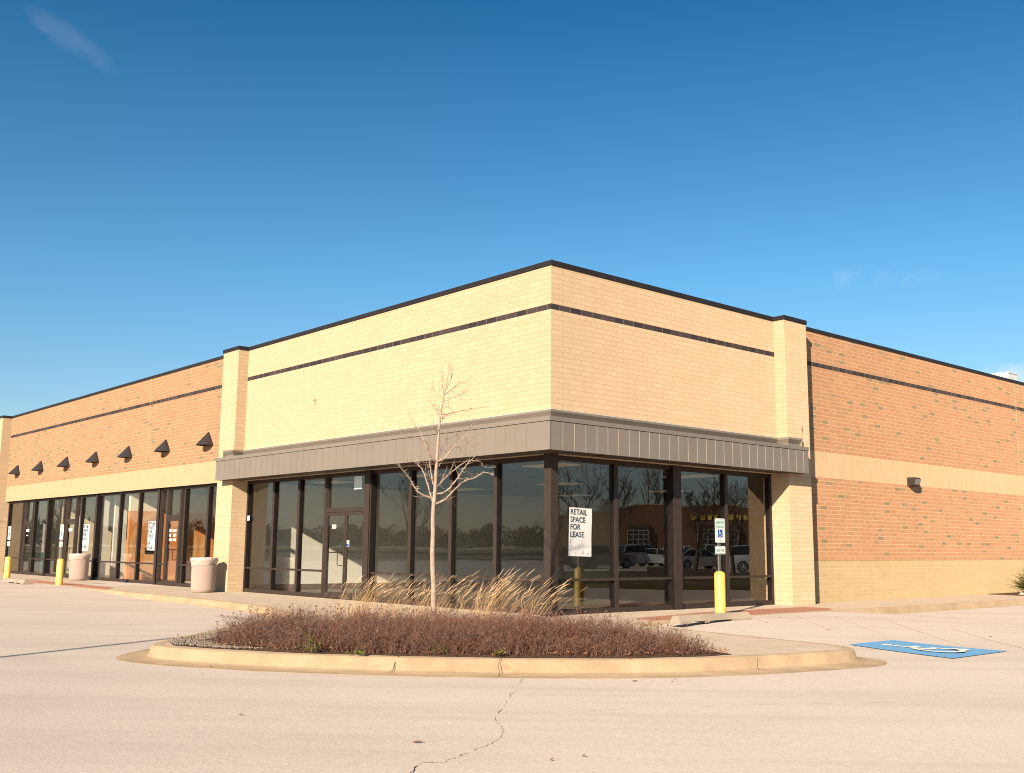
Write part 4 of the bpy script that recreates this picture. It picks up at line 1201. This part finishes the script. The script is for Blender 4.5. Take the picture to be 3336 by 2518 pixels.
# ------------------------------------------------------------------ ornamental grasses
def grass_clump(x, y, h, n, seed, label, spread=.13, lean=.5):
    rng = np.random.default_rng(seed)
    r = empty('ornamental_grass', (x, y, .02), label, 'grass', 'dry ornamental grass clumps behind the shrubs')
    wind = np.array([.55, .83, 0])
    P0 = np.column_stack([rng.normal(size=n) * spread, rng.normal(size=n) * spread, np.zeros(n)])
    D = np.column_stack([rng.normal(size=n) * .13, rng.normal(size=n) * .13, np.ones(n)]) + P0 * .6 + wind * .12 * lean * 2; D /= np.linalg.norm(D, axis=1)[:, None]
    Ln = h * rng.uniform(.72, 1.12, n); bend = np.outer(rng.uniform(.30, 1.05, n) * lean, wind) + np.array([0, 0, -.14]) + rng.normal(size=(n, 3)) * .06
    V, F = ribbons(P0, D, Ln, rng.uniform(.0026, .0042, n), bend, rng, 7)
    nb = n; Pb = np.column_stack([rng.normal(size=nb) * spread, rng.normal(size=nb) * spread, np.zeros(nb)]); Db = rng.normal(size=(nb, 3)) * .38 + np.array([.1, .15, 1.0]); Db /= np.linalg.norm(Db, axis=1)[:, None]
    V2, F2 = ribbons(Pb, Db, h * rng.uniform(.25, .55, nb), rng.uniform(.005, .008, nb), rng.normal(size=(nb, 3)) * .3, rng, 6)
    mesh_np('blades', np.concatenate([V, V2]), np.concatenate([F, F2 + len(V)]), 'straw', r)
    m_ = int(n * .5); tip = P0[:m_] + D[:m_] * (Ln[:m_] * .86)[:, None] + bend[:m_] * (.74 * Ln[:m_])[:, None]
    Dt = D[:m_] + bend[:m_] * 2 * .9; Dt /= np.linalg.norm(Dt, axis=1)[:, None]
    Vp = []; Fp = []; off = 0
    for q in range(2):
        V3, F3 = ribbons(tip, Dt, np.full(m_, .14) * rng.uniform(.8, 1.2, m_), np.full(m_, .0065), bend[:m_] * .35, rng, 3); Vp.append(V3); Fp.append(F3 + off); off += len(V3)
    mesh_np('seed_heads', np.concatenate(Vp), np.concatenate(Fp), 'plume', r)
G_ = [(.30, -4.62, .86, 42, 'leftmost sparse dry grass clump, in front of the double door'), (.72, -4.50, .98, 120, 'tall dry grass clump just right of the double door'),
      (1.02, -4.18, .90, 85, 'dry grass clump midway between the double door and the tree'), (1.30, -3.98, .84, 38, 'short dry grass clump left of the tree trunk'),
      (1.66, -3.86, .98, 110, 'dry grass clump directly behind the tree trunk'), (1.80, -3.55, .80, 50, 'dry grass clump just right of the tree trunk'),
      (2.35, -3.42, 1.02, 160, 'densest dry grass clump, midway between tree and corner post'), (2.62, -3.22, .82, 34, 'low dry grass clump right of the densest clump'),
      (2.95, -3.05, .88, 70, 'dry grass clump nearest the corner post, leaning right')]
for i, (gx, gy, gh, gn, gl) in enumerate(G_): grass_clump(gx - .12, gy - .1, gh * .92, int(gn * .80), 20 + i, gl, spread=.10)

# green weeds at the kerb
def weed(u, v, D, h, seed, label):
    random.seed(seed); rng = np.random.default_rng(seed); p = at(u, v, D)
    r = empty('weed', (p.x, p.y, .03), label, 'weed', 'small green weeds at the front kerb')
    n = 16; P0 = rng.normal(size=(n, 3)) * np.array([.05, .05, 0]); Dv = rng.normal(size=(n, 3)) * np.array([.45, .45, 0]) + np.array([0, 0, 1]); Dv /= np.linalg.norm(Dv, axis=1)[:, None]
    Ls = h * rng.uniform(.4, 1, n); V, F = ribbons(P0, Dv, Ls, np.full(n, .005), Dv * 0, rng)
    k = n * 4; idx = rng.integers(0, n, k); t = rng.uniform(.25, 1, k); c = P0[idx] + Dv[idx] * (Ls[idx] * t)[:, None]; D2 = rng.normal(size=(k, 3)); D2 /= np.linalg.norm(D2, axis=1)[:, None]
    V2, F2 = ribbons(c, D2, rng.uniform(.02, .045, k), rng.uniform(.014, .026, k), D2 * 0, rng, 2)
    mesh_np('stems', V, F, 'weed', r); mesh_np('leaves', V2, F2, 'weed', r)
weed(1012, 2115, 12.62, .26, 1, 'tallest green weed at the front kerb, left part of the bed')
weed(1425, 2118, 12.45, .15, 3, 'green weed below the tree trunk among the brown shrubs')
weed(1172, 2128, 12.35, .06, 2, 'tiny low weed at the kerb between the two taller weeds')
weed(1628, 2140, 12.3, .06, 4, 'tiny weed at the vertical crack in the kerb')

# ------------------------------------------------------------------ young bare tree in the bed
def island_tree():
    TX, TY = 2.03, -4.235; D0 = math.hypot(TX - CAM.x, TY - CAM.y)
    random.seed(21)
    r = empty('young_tree', (TX, TY, 0), 'young leafless tree with pale slim trunk standing in the planting bed', 'tree')
    def w3(u, v): return lambda off=0.0: at(u, v, D0 + off) - Vector((TX, TY, 0))
    c3 = lambda a, b: (1150 + a / 1.8557, 1150 + b / 1.8557); cA = lambda a, b: (1250 + a / 2.782, 1150 + b / 2.782)
    tr = [(485, 1690), (486, 1600), (487, 1500), (488, 1400), (482, 1300), (480, 1200), (484, 1100), (483, 1000), (488, 910), (495, 850), (503, 700), (510, 600), (520, 450), (530, 370), (545, 280), (562, 200), (575, 130), (578, 55)]
    wd = [.050, .046, .043, .041, .040, .038, .036, .034, .033, .030, .026, .023, .018, .015, .012, .009, .005, .003]
    pts = [w3(*c3(*p))() for p in tr]; pts[0] = Vector((0, 0, -.02)) + (pts[0] - Vector((0, 0, pts[0].z))) * .0 + Vector((pts[1].x, pts[1].y, 0))
    MB().tube(pts, [w * .92 for w in wd], 12).build('trunk', 'bark', r, smooth=True)
    BRS = [([(440, 1320), (330, 1270), (270, 1200), (230, 1130), (170, 1060), (115, 1000)], .016, -.3), ([(440, 1340), (415, 1260), (390, 1160), (350, 1060), (315, 1010), (290, 940), (265, 890)], .013, .35),
           ([(475, 1365), (540, 1340), (600, 1280), (680, 1200), (730, 1160), (820, 1130), (900, 1085), (940, 1085), (1000, 1110)], .014, -.45), ([(480, 1280), (560, 1255), (620, 1200), (680, 1120), (740, 1030), (800, 960), (850, 920)], .015, .2),
           ([(490, 1205), (560, 1130), (640, 1060), (720, 1000), (780, 970), (880, 990), (920, 1035), (1020, 1035)], .012, .5), ([(470, 1230), (440, 1150), (425, 1050), (405, 900), (370, 810), (330, 700), (270, 630), (245, 590), (232, 545)], .013, .1),
           ([(490, 985), (560, 940), (630, 860), (710, 775), (770, 700), (800, 645)], .013, -.25), ([(480, 1000), (440, 960), (410, 890), (380, 810), (300, 770), (220, 755), (140, 710)], .010, -.4),
           ([(500, 1030), (540, 950), (560, 880), (565, 780), (540, 740)], .008, .3), ([(565, 790), (640, 750), (700, 720), (745, 710)], .006, .35), ([(530, 560), (620, 545), (720, 520), (830, 500), (950, 488)], .008, .2),
           ([(550, 440), (620, 410), (700, 370), (745, 348)], .006, -.2), ([(560, 370), (640, 310), (720, 260), (815, 205)], .008, .1), ([(555, 380), (535, 300), (530, 200), (530, 130)], .006, .15),
           ([(565, 330), (600, 260), (625, 185)], .006, -.15), ([(510, 565), (470, 520), (440, 460)], .006, .2), ([(490, 740), (465, 680), (447, 625)], .006, -.2), ([(545, 420), (490, 370), (435, 330)], .004, .2),
           ([(490, 1210), (520, 1150), (550, 1100)], .006, -.25), ([(710, 775), (760, 820), (825, 870)], .005, -.3), ([(750, 740), (820, 790), (890, 860)], .004, -.1), ([(515, 625), (560, 580), (600, 555)], .004, .2),
           ([(450, 1005), (380, 990), (320, 1000)], .006, -.3), ([(350, 1060), (380, 1050), (410, 1035)], .005, .35), ([(400, 1150), (420, 1140), (450, 1130)], .005, .2), ([(310, 1010), (270, 985), (200, 955)], .004, .4), ([(680, 1135), (720, 1140), (745, 1142)], .005, -.2), ([(740, 1040), (770, 1090), (800, 1130)], .003, .2), ([(480, 1340), (550, 1350), (635, 1345)], .005, .3),
           ([(500, 940), (520, 900), (500, 840)], .004, -.2), ([(565, 950), (590, 900), (585, 850)], .004, .2), ([(650, 850), (700, 865)], .003, .1), ([(500, 560), (500, 490)], .004, .1), ([(540, 490), (580, 487)], .004, .1), ([(440, 590), (430, 560), (405, 525)], .003, .1)]
    for (pp, w, dep) in BRS:
        n = len(pp); P = [w3(*cA(*q))(dep * (i / max(1, n - 1))) for i, q in enumerate(pp)]
        P3 = catmull([tuple(q) for q in P], 4)
        b = MB(); rad = [w * (1 - .78 * i / (len(P3) - 1)) for i in range(len(P3))]
        P3 = [Vector(q) + Vector([random.uniform(-1, 1) * .006 for _ in range(3)]) * (i > 0) for i, q in enumerate(P3)]
        b.tube(P3, rad, 6)
        for i in range(2, len(P3)):                      # short spurs
            for _ in range(2):
                if random.random() < .55:
                    dirv = Vector([random.uniform(-1, 1), random.uniform(-1, 1), random.uniform(-.3, 1)]).normalized() * random.uniform(.015, .06)
                    b.tube([P3[i], P3[i] + dirv], [rad[i] * .6 + .0012, .0015], 4)
        if random.random() < .8:                          # a few finer side twigs
            for _ in range(3):
                i = random.randrange(2, len(P3)); d = (P3[i] - P3[i - 1]).normalized() + Vector([random.uniform(-1, 1) for _ in range(3)]) * .9; d.normalize(); l = random.uniform(.10, .26)
                b.tube([P3[i], P3[i] + d * l * .5, P3[i] + d * l + Vector((0, 0, .03))], [.0032, .0026, .0018], 4)
        b.build('branch', 'bark' if w > .011 else 'twig', r, smooth=True)
island_tree()

# juniper and rocks at the far right
def juniper():
    r = empty('juniper_shrub', (.95, 19.15, 0), 'green juniper shrub at the right edge in front of the tan brick base', 'shrub')
    rng = np.random.default_rng(4); n = 1500
    D = rng.normal(size=(n, 3)); D[:, 2] = np.abs(D[:, 2]) * .8; D /= np.linalg.norm(D, axis=1)[:, None]; D += np.array([.1, -.25, .1])
    t = rng.uniform(.1, .55, n); P0 = D * t[:, None] + np.array([0, 0, .12])
    V, F = ribbons(P0, D, rng.uniform(.12, .3, n), rng.uniform(.018, .035, n), rng.normal(size=(n, 3)) * .25, rng, 3)
    mesh_np('foliage', V, F, 'juniper', r)
    MB().tube([(0, 0, -.02), (.02, -.05, .2), (.05, -.1, .4)], [.05, .035, .02], 8).build('stem', 'dark_bark', r, smooth=True)
juniper()
random.seed(8)
for i, (x, y, s, lb) in enumerate([(1.35, 18.25, .11, 'pale tan rock under the juniper at the right edge, front one'), (1.1, 18.45, .14, 'larger tan rock tucked under the juniper'), (.8, 18.2, .09, 'small rock nearest the tan wall beside the juniper'), (1.5, 18.6, .10, 'rounded rock right of the juniper near the kerb')]):
    bm = bmesh.new(); bmesh.ops.create_icosphere(bm, subdivisions=2, radius=s)
    for v in bm.verts: v.co *= random.uniform(.8, 1.15); v.co.z *= .6
    me = bpy.data.meshes.new('rock'); bm.to_mesh(me); bm.free(); me.materials.append(M['rock'])
    o = bpy.data.objects.new('rock', me); COL.objects.link(o); o.location = (x, y, s * .4); tag(o, lb, 'rock', 'rocks round the juniper')
tag(MB().prism([(-.05, 17.9), (1.7, 17.8), (1.75, 26), (-.05, 26)], 0, .02).build('planting_strip', 'mulch'), kind='structure')

# fallen leaves on the pavement
def fallen(u, v, z, s, rot, label):
    s *= .72; x, y = gp(u, v, z); b = MB(); z0 = lotz(x, y) + .006 if z < -.05 else .004
    b.v = [(-s, 0, .004), (-.3 * s, .35 * s, .012), (.5 * s, .3 * s, .006), (s, 0, .014), (.4 * s, -.35 * s, .012), (-.4 * s, -.3 * s, .004)]
    b.f = [(0, 5, 4, 3, 2, 1)]
    o = b.build('fallen_leaf', 'leaf'); o.location = (x, y, z0); o.rotation_euler = (0, 0, rot)
    so = o.modifiers.new('solid', 'SOLIDIFY'); so.thickness = .002
    tag(o, label, 'leaf', 'dead leaves scattered on the paving')
for a in [(1360, 2422, -.15, .055, .8, 'curled brown leaf on the lot left of the long crack'), (784, 2332, -.15, .03, .4, 'dark leaf on the open lot at lower left'), (2068, 2222, -.15, .045, .5, 'reddish leaf on the lot just below the kerb middle'),
          (1902, 2467, -.15, .022, .2, 'dark bit of debris at the bottom, right of the crack'), (1797, 2480, -.15, .02, 1.2, 'small brown bit at the bottom edge beside the dark debris'), (3228, 2072, -.12, .045, .9, 'dark leaf on the lot beyond the blue marking'),
          (3003, 2016, -.11, .05, .4, 'brown leaf on the lot in front of the right kerb'), (2540, 2018, -.03, .05, .4, 'brown leaf right of the long wheel stop'), (2057, 2148, 0, .05, .9, 'red leaf standing on the kerb top'), (686, 2172, -.14, .03, .2, 'leaf in the gutter at the left end of the kerb')]: fallen(*a)

# ------------------------------------------------------------------ light pole behind the camera, left (its shadow crosses the lot)
lp = empty('lamp_post', (4.90, -19.56, -.15), 'tall slim parking lot lamp post whose shadow crosses the lot at left', 'lamp post')
MB().tube([(0, 0, .7), (0, 0, 7.2)], .055, 12).build('pole', 'frame', lp, smooth=True)
MB().lathe([(.3, 0), (.3, .7), (.28, .72), (.0001, .72)], 0, 0, 24).build('base', 'stop', lp, smooth=True)
MB().box(-.35, .05, -.14, .14, 7.15, 7.3).build('lamp_head', 'frame', lp, bevel=.01)

# ------------------------------------------------------------------ what the glass mirrors
MX = -.26
CM = Vector((2 * MX - CAM.x, CAM.y, CAM.z))
def mp(u, D):
    d = FWD + RGT * ((u - 1668) / 3393.83) + UPV * ((1259 - 1785) / 3393.83); h = Vector((-d.x, d.y)).normalized(); return Vector((CM.x + h.x * D, CM.y + h.y * D)), h
M['store_brick'] = bricks('store_brick', [(0, (0.17, 0.085, 0.05)), (0.5, (0.22, 0.105, 0.06)), (1, (0.19, 0.09, 0.05))], (0.25, 0.16, 0.10))
M['store_tan'] = bricks('store_tan_brick', [(0, (0.26, 0.185, 0.10)), (1, (0.31, 0.22, 0.125))], (0.25, 0.18, 0.11))
M['store_frame'] = plain('store_frame', (0.38, 0.36, 0.32), 0.5)
def opposite_store():
    c_, h = mp(2130, 125)
    ang = math.atan2(h.y, h.x) + R(90)        # local x runs to the mirror image's left... local -y faces the glass
    r = empty('opposite_store', (c_.x, c_.y, -.15), 'low brick store with curved parapet across the lot, mirrored in the right storefront glass', 'building', rotz=math.atan2(h.y, h.x) - R(90))
    # in this frame +y points away from the glass, and x runs right as seen from the glass (the mirror flips it)
    def slab(name, mat, outline, y0, y1): MB().ext(outline, (Vector((0, 0, 0)), Vector((1, 0, 0)), Vector((0, 0, 1)), Vector((0, 1, 0))), y0, y1).build(name, mat, r)
    def cx(u): return -(u - 2130) / 3393.83 * 125
    arc = lambda u0, u1, z0, zm, n=8: [(cx(u0 + (u1 - u0) * i / n), z0 + (zm - z0) * math.sin(math.pi * i / n)) for i in range(n + 1)]
    mainp = [(cx(2014), 0)] + arc(2014, 2200, 6.15, 6.6) + arc(2213, 2435, 6.15, 6.5) + [(cx(2435), 0)]
    slab('brick_wall', 'store_brick', mainp, 0, 8)
    slab('brick_wall', 'store_tan', [(cx(1800), 0), (cx(1800), 5.2), (cx(1930), 5.9), (cx(2014), 5.8), (cx(2014), 0)], .6, 9)
    slab('brick_wall', 'store_tan', [(cx(2435), 0), (cx(2435), 5.0), (cx(2700), 5.0), (cx(2700), 0)], 2, 9)
    for (u0, u1) in ((2045, 2120), (2270, 2390)):
        e = MB().box(cx(u1), cx(u0), -.3, .3, .1, 4.2).build('entrance', 'dark_int', r)
        b = MB()
        for k in range(5): x = cx(u0) + (cx(u1) - cx(u0)) * k / 4; b.box(x - .04, x + .04, -.42, -.3, .1, 3.6)
        for z in (1.9, 2.5, 3.1, 3.6): b.box(cx(u1), cx(u0), -.42, -.3, z - .035, z + .035)
        b.build('entrance_frame', 'store_frame', e)
    b = MB(); random.seed(2)
    for k in range(9):
        x = cx(2260) - k * .82; b.box(x - .25, x + .22, -.2, 0, 4.75, 5.35)
    b.build('sign_lettering', 'bollard', r)
    slab('parapet_cap', 'rib', [(x, z) for x, z in mainp[1:-1]] + [(x, z + .14) for x, z in reversed(mainp[1:-1])], -.1, 8.1)
opposite_store()

def car_mesh():
    """one set of car meshes per body style, facing local +x, origin on the ground at the middle"""
    return None
CARM = {}
def carpaint(name, c):
    t = NT(name); t.base((*c, 1), 0.22, .3, .6); t.b.inputs['Coat Weight'].default_value = .6; CARM[name] = t.m; M[name] = t.m
for nm, c_ in (('silver_paint', (.5, .5, .5)), ('white_car_paint', (.78, .78, .76)), ('black_car_paint', (.012, .012, .015)), ('grey_car_paint', (.14, .14, .15)), ('navy_car_paint', (.015, .03, .06)), ('red_car_paint', (.30, .02, .015)), ('tan_car_paint', (.35, .28, .18))): carpaint(nm, c_)
M['car_glass'] = plain('car_glass', (.02, .025, .025), .08)
M['rim_metal'] = plain('rim_metal', (.6, .6, .6), .3, .7)
M['tail_red'] = plain('tail_lamp_red', (.45, .01, .01), .2)
M['lamp_lens'] = plain('headlamp_lens', (.75, .75, .72), .1)
def car(label, p, heading, paint, style, group='cars parked across the lot'):
    r = empty('parked_car', (p.x, p.y, -.15), label, 'car', group, heading)
    if style == 'suv': Lh, W, prof, gh = 2.32, .92, [(-2.30, .45), (-2.34, .75), (-2.28, 1.05), (-2.05, 1.08), (2.30 * .45, 1.08), (1.9, .98), (2.22, .85), (2.32, .62), (2.28, .40)], [(-2.22, 1.06), (-1.95, 1.62), (-1.3, 1.70), (.35, 1.66), (1.15, 1.06)]
    elif style == 'truck': Lh, W, prof, gh = 2.8, .95, [(-2.8, .5), (-2.8, 1.1), (-.5, 1.12), (1.3, 1.12), (2.5, 1.02), (2.75, .85), (2.8, .5)], [(-1.0, 1.1), (-.85, 1.75), (-.5, 1.80), (.7, 1.78), (1.35, 1.1)]
    else: Lh, W, prof, gh = 2.35, .89, [(-2.33, .42), (-2.36, .70), (-2.25, .92), (-1.7, .96), (1.0, .92), (1.8, .82), (2.22, .68), (2.35, .50), (2.30, .32)], [(-1.75, .94), (-1.05, 1.38), (-.3, 1.45), (.25, 1.40), (1.05, .90)]
    # body: side outline lofted across the width with tucked-in edges and wheel arches
    low = .25
    under = []
    for wx in (1.42, -1.38):
        under += [(wx + .40, low)] + [(wx + .38 * math.cos(R(a)), .33 + .38 * math.sin(R(a))) for a in (10, 45, 80, 100, 135, 170)] + [(wx - .40, low)]
    outline = prof + [(prof[-1][0] - .05, low)] + under + [(prof[0][0] + .05, low)]
    def loft(outline, widths, name, mat, parent, smooth=True):
        b = MB(); n = len(outline)
        for (yy, inset, cz) in widths:
            for (x, z) in outline: b.v.append((x * (1 - inset), yy, cz + (z - cz) * (1 - inset * .9)))
        for i in range(len(widths) - 1):
            for k in range(n):
                k2 = (k + 1) % n; b.f.append((i * n + k, (i + 1) * n + k, (i + 1) * n + k2, i * n + k2))
        b.f.append(tuple(range(n))); b.f.append(tuple((len(widths) - 1) * n + k for k in reversed(range(n))))
        return b.build(name, mat, parent, smooth=smooth)
    loft(outline, [(-W, .035, .6), (-W + .05, .008, .6), (-W + .3, 0, .6), (W - .3, 0, .6), (W - .05, .008, .6), (W, .035, .6)], 'body', paint, r)
    # greenhouse
    b = MB(); n = len(gh); Wt = W - .06
    for s_ in (-1, 1):
        for (x, z) in gh: b.v.append((x, s_ * (Wt - (z - gh[0][1]) * .30), z))
    for k in range(n - 1): b.f.append((k, k + 1, n + k + 1, n + k))
    b.f.append(tuple(range(n))[::-1]); b.f.append(tuple(n + k for k in range(n)))
    b.build('greenhouse', 'car_glass', r)
    b = MB(); top = gh[1:-1]
    for s_ in (-1, 1):
        for (x, z) in top: b.v.append((x, s_ * (Wt - (z - gh[0][1]) * .30 + .01), z + .012))
    n2 = len(top)
    for k in range(n2 - 1): b.f.append((k, k + 1, n2 + k + 1, n2 + k))
    for s_ in (-1, 1):
        for (x, xn) in ((gh[0], gh[1]), (gh[-1], gh[-2])):
            b.tube([(x[0], s_ * (Wt + .005), x[1]), (xn[0], s_ * (Wt - (xn[1] - gh[0][1]) * .30 + .008), xn[1])], .035, 6)
        xm = -.15; zt_ = gh[2][1] - .05; b.tube([(xm, s_ * (Wt + .004), gh[0][1]), (xm, s_ * (Wt - (zt_ - gh[0][1]) * .30 + .008), zt_)], .035, 6)
        b.tube([(top[0][0], s_ * (Wt - (top[0][1] - gh[0][1]) * .3 + .01), top[0][1]), (top[-1][0], s_ * (Wt - (top[-1][1] - gh[0][1]) * .3 + .01), top[-1][1])], .03, 6)
    b.build('roof', paint, r)
    for wx in (1.42, -1.38):
        for s_ in (-1, 1):
            w = MB().tube([(wx, s_ * (W - .22), .33), (wx, s_ * (W + .005), .33)], .33, 20).build('wheel', 'black', r, smooth=True)
            rb_ = MB()
            rb_.tube([(wx, s_ * (W - .02), .33), (wx, s_ * (W + .012), .33)], .07, 10)
            for q in range(6):
                a = q * math.pi / 3; rb_.tube([(wx + .05 * math.cos(a), s_ * (W + .012), .33 + .05 * math.sin(a)), (wx + .2 * math.cos(a), s_ * (W + .012), .33 + .2 * math.sin(a))], .022, 5)
            for q in range(16):
                a, a2 = q * math.pi / 8, (q + 1) * math.pi / 8; rb_.tube([(wx + .21 * math.cos(a), s_ * (W + .01), .33 + .21 * math.sin(a)), (wx + .21 * math.cos(a2), s_ * (W + .01), .33 + .21 * math.sin(a2))], .018, 5)
            rb_.build('rim', 'rim_metal', w)
    for s_ in (-1, 1):
        MB().box(prof[-2][0] - .22, prof[-2][0] - .02, s_ * (W - .35) - .17, s_ * (W - .35) + .17, prof[-2][1] - .02, prof[-2][1] + .14).build('headlight', 'lamp_lens', r, bevel=.02)
        MB().box(prof[0][0] - .02, prof[0][0] + .12, s_ * (W - .22) - .12, s_ * (W - .22) + .12, .78, .98).build('tail_light', 'tail_red', r, bevel=.02)
        MB().box(.85, 1.05, s_ * (W + .10) - .07, s_ * (W + .10) + .07, gh[0][1] - .02, gh[0][1] + .12).build('mirror', paint, r, bevel=.02)
    return r
def cars():
    spec = [(2492, 69, 'side', 'silver_paint', 'suv', 'silver sport utility car mirrored beside the brick pilaster reflection'),
            (2452, 84, 'q', 'black_car_paint', 'sedan', 'black sedan mirrored behind the silver sport utility car'),
            (2272, 78, 'q', 'silver_paint', 'sedan', 'silver sedan mirrored left of the reserved parking sign'),
            (2335, 92, 'side', 'white_car_paint', 'truck', 'white crew cab pickup mirrored behind the reserved parking sign'),
            (2236, 100, 'side', 'white_car_paint', 'suv', 'white wagon mirrored behind the silver sedan'),
            (2152, 84, 'side', 'white_car_paint', 'sedan', 'white sedan mirrored at the wide central mullion'),
            (2092, 84, 'q', 'silver_paint', 'suv', 'dark blue car mirrored with bright tail light glints'),
            (2085, 96, 'side', 'grey_car_paint', 'suv', 'dark grey wagon mirrored before the store entrance'),
            (1965, 74, 'q', 'grey_car_paint', 'suv', 'black sport utility car mirrored right of the large lease poster'),
            (1872, 84, 'side', 'white_car_paint', 'sedan', 'white car mirrored low behind the large lease poster'),
            (1830, 74, 'q', 'red_car_paint', 'sedan', 'dark red car mirrored next to the corner post'),
            (2395, 102, 'side', 'tan_car_paint', 'sedan', 'tan car mirrored farthest back by the right entrance')]
    for i, (u, D, pose, paint, style, lb) in enumerate(spec):
        p, h = mp(u, D); a = math.atan2(h.y, h.x)
        car(lb, p, a + (R(90) if pose == 'side' else R(128 if i % 2 else 58)), paint, style)
cars()

# grass islands between the drive lane and the far stalls, with mulch mounds
def strip(name, mat, uD, z):
    pts = [tuple(mp(u, D)[0]) for u, D in uD]
    ar = sum(pts[i][0] * pts[(i + 1) % len(pts)][1] - pts[(i + 1) % len(pts)][0] * pts[i][1] for i in range(len(pts)))
    if ar < 0: pts.reverse()
    return tag(MB().prism(pts, -.4, z).build(name, mat), kind='structure')
strip('grass_island', 'field', [(1700, 38), (2000, 37), (2300, 37.5), (2750, 39), (2750, 62), (2300, 60), (1700, 58)], 0.0)
strip('mulch_island', 'mulch', [(2110, 44), (2330, 44), (2330, 58), (2110, 58)], .25)

def bare_tree(x, y, h, seed, label, mat='dark_bark', group='bare trees across the lot', z=-.15, tw=.012):
    rnd = random.Random(seed); r = empty('bare_tree', (x, y, z), label, 'tree', group)
    tb = MB(); cb2 = MB()
    def grow(b, p, d, l, rad, lev):
        n = 4; pts = [p]; rr = [rad]; q = p.copy(); dd = d.copy()
        for i in range(n):
            dd = (dd + Vector([rnd.uniform(-1, 1) for _ in range(3)]) * .13 + Vector((0, 0, .05))).normalized(); q = q + dd * l / n; pts.append(q.copy()); rr.append(rad * (1 - .5 * (i + 1) / n))
        b.tube(pts, rr, 7 if lev < 2 else 4, cap=False)
        if lev >= 4: return
        k = 4 if lev < 3 else 3
        for j in range(k):
            i = rnd.randint(2, n); a = Vector([rnd.uniform(-1, 1), rnd.uniform(-1, 1), rnd.uniform(-.1, .8)]).normalized()
            grow(cb2, pts[i], (dd * .75 + a * .8).normalized(), l * rnd.uniform(.5, .72), max(tw, rr[i] * .55), lev + 1)
    grow(tb, Vector((0, 0, 0)), Vector((0, 0, 1)), h * .42, h * .022, 0)
    tb.build('trunk', mat, r, smooth=True); cb2.build('crown', mat, r)
    return r
TREES = [(2265, 52, 5.8, 'bare tree mirrored left of the reserved parking sign'), (2390, 46, 5.2, 'slender bare tree mirrored just right of the parking sign'), (1835, 44, 4.5, 'crooked bare tree mirrored left of the large lease poster'), (1990, 60, 5.0, 'spreading bare tree mirrored right of the large lease poster'),
         (2120, 150, 17, 'tall bare tree mirrored above the store, centre'), (2230, 155, 13, 'tall bare tree mirrored above the store, right of centre'), (1900, 145, 19, 'broad tall bare tree mirrored in the first pane right of the corner post'), (2420, 160, 13, 'tall bare tree mirrored above the store, far right'), (2010, 150, 18, 'tall bare tree mirrored above the store, left of centre')]
for i, (u, D, h, lb) in enumerate(TREES):
    p, hh = mp(u, D); bare_tree(p.x, p.y, h, 40 + i, lb, tw=.012 if h < 8 else .035)
# conifer and sapling mirrored in the left storefront
for (u, D, h, lb, sd) in ((1335, 62, 7.2, 'thin leafless conifer mirrored in the left storefront', 71), (700, 70, 7, 'bare tree mirrored in the left wing glass', 72), (180, 52, 6, 'bare tree mirrored in the glass of the far left shop', 73)):
    d = FWD + RGT * ((u - 1668) / 3393.83) + UPV * ((1259 - 1785) / 3393.83); hh = Vector((d.x, -d.y)).normalized(); q = Vector((CAM.x + hh.x * D, 2 * .235 - CAM.y + hh.y * D))
    bare_tree(q.x, q.y, h, sd, lb, group='bare trees beyond the drive')

# far treeline beyond the field (mirrored in the left storefront)
def treeline():
    rng = np.random.default_rng(5); Vs = []; Fs = []; off = 0
    for i in range(520):
        a = rng.uniform(R(170), R(262)); rad = rng.uniform(330, 400); x = math.cos(a) * rad; y = math.sin(a) * rad
        h = rng.uniform(4.5, 10.5) * (1.25 if rng.random() < .1 else 1); w = rng.uniform(5, 10)
        n = 90; ph = rng.uniform(0, 2 * math.pi, n); th = np.arccos(rng.uniform(-.6, 1, n)); k = rng.uniform(.35, 1, n) ** .5
        c = np.column_stack([x + w * .5 * np.cos(ph) * np.sin(th) * k, y + w * .5 * np.sin(ph) * np.sin(th) * k, h * .42 + h * .5 * np.cos(th) * k])
        D = rng.normal(size=(n, 3)); D[:, 2] = np.abs(D[:, 2]) + .4; D /= np.linalg.norm(D, axis=1)[:, None]
        V, F = ribbons(c, D, rng.uniform(.8, 2.0, n), rng.uniform(.35, .95, n), D * 0, rng, 1); Vs.append(V); Fs.append(F + off); off += len(V)
    tag(mesh_np('distant_wood', np.concatenate(Vs), np.concatenate(Fs), 'wood'), 'far leafless wood on the horizon mirrored in the left storefront', 'wood', kind='stuff')
treeline()
# guard rail along the road, mirrored low in the left glass
gr = empty('guard_rail', (0, -78, -.4), 'dark guard rail along the road mirrored low in the left storefront', 'guard rail')
MB().box(-260, 60, -.06, .06, .55, .95).build('rail', 'frame', gr)
b = MB()
for x in range(-260, 60, 12): b.box(x - .1, x + .1, .06, .25, 0, .9)
b.build('posts', 'frame', gr)
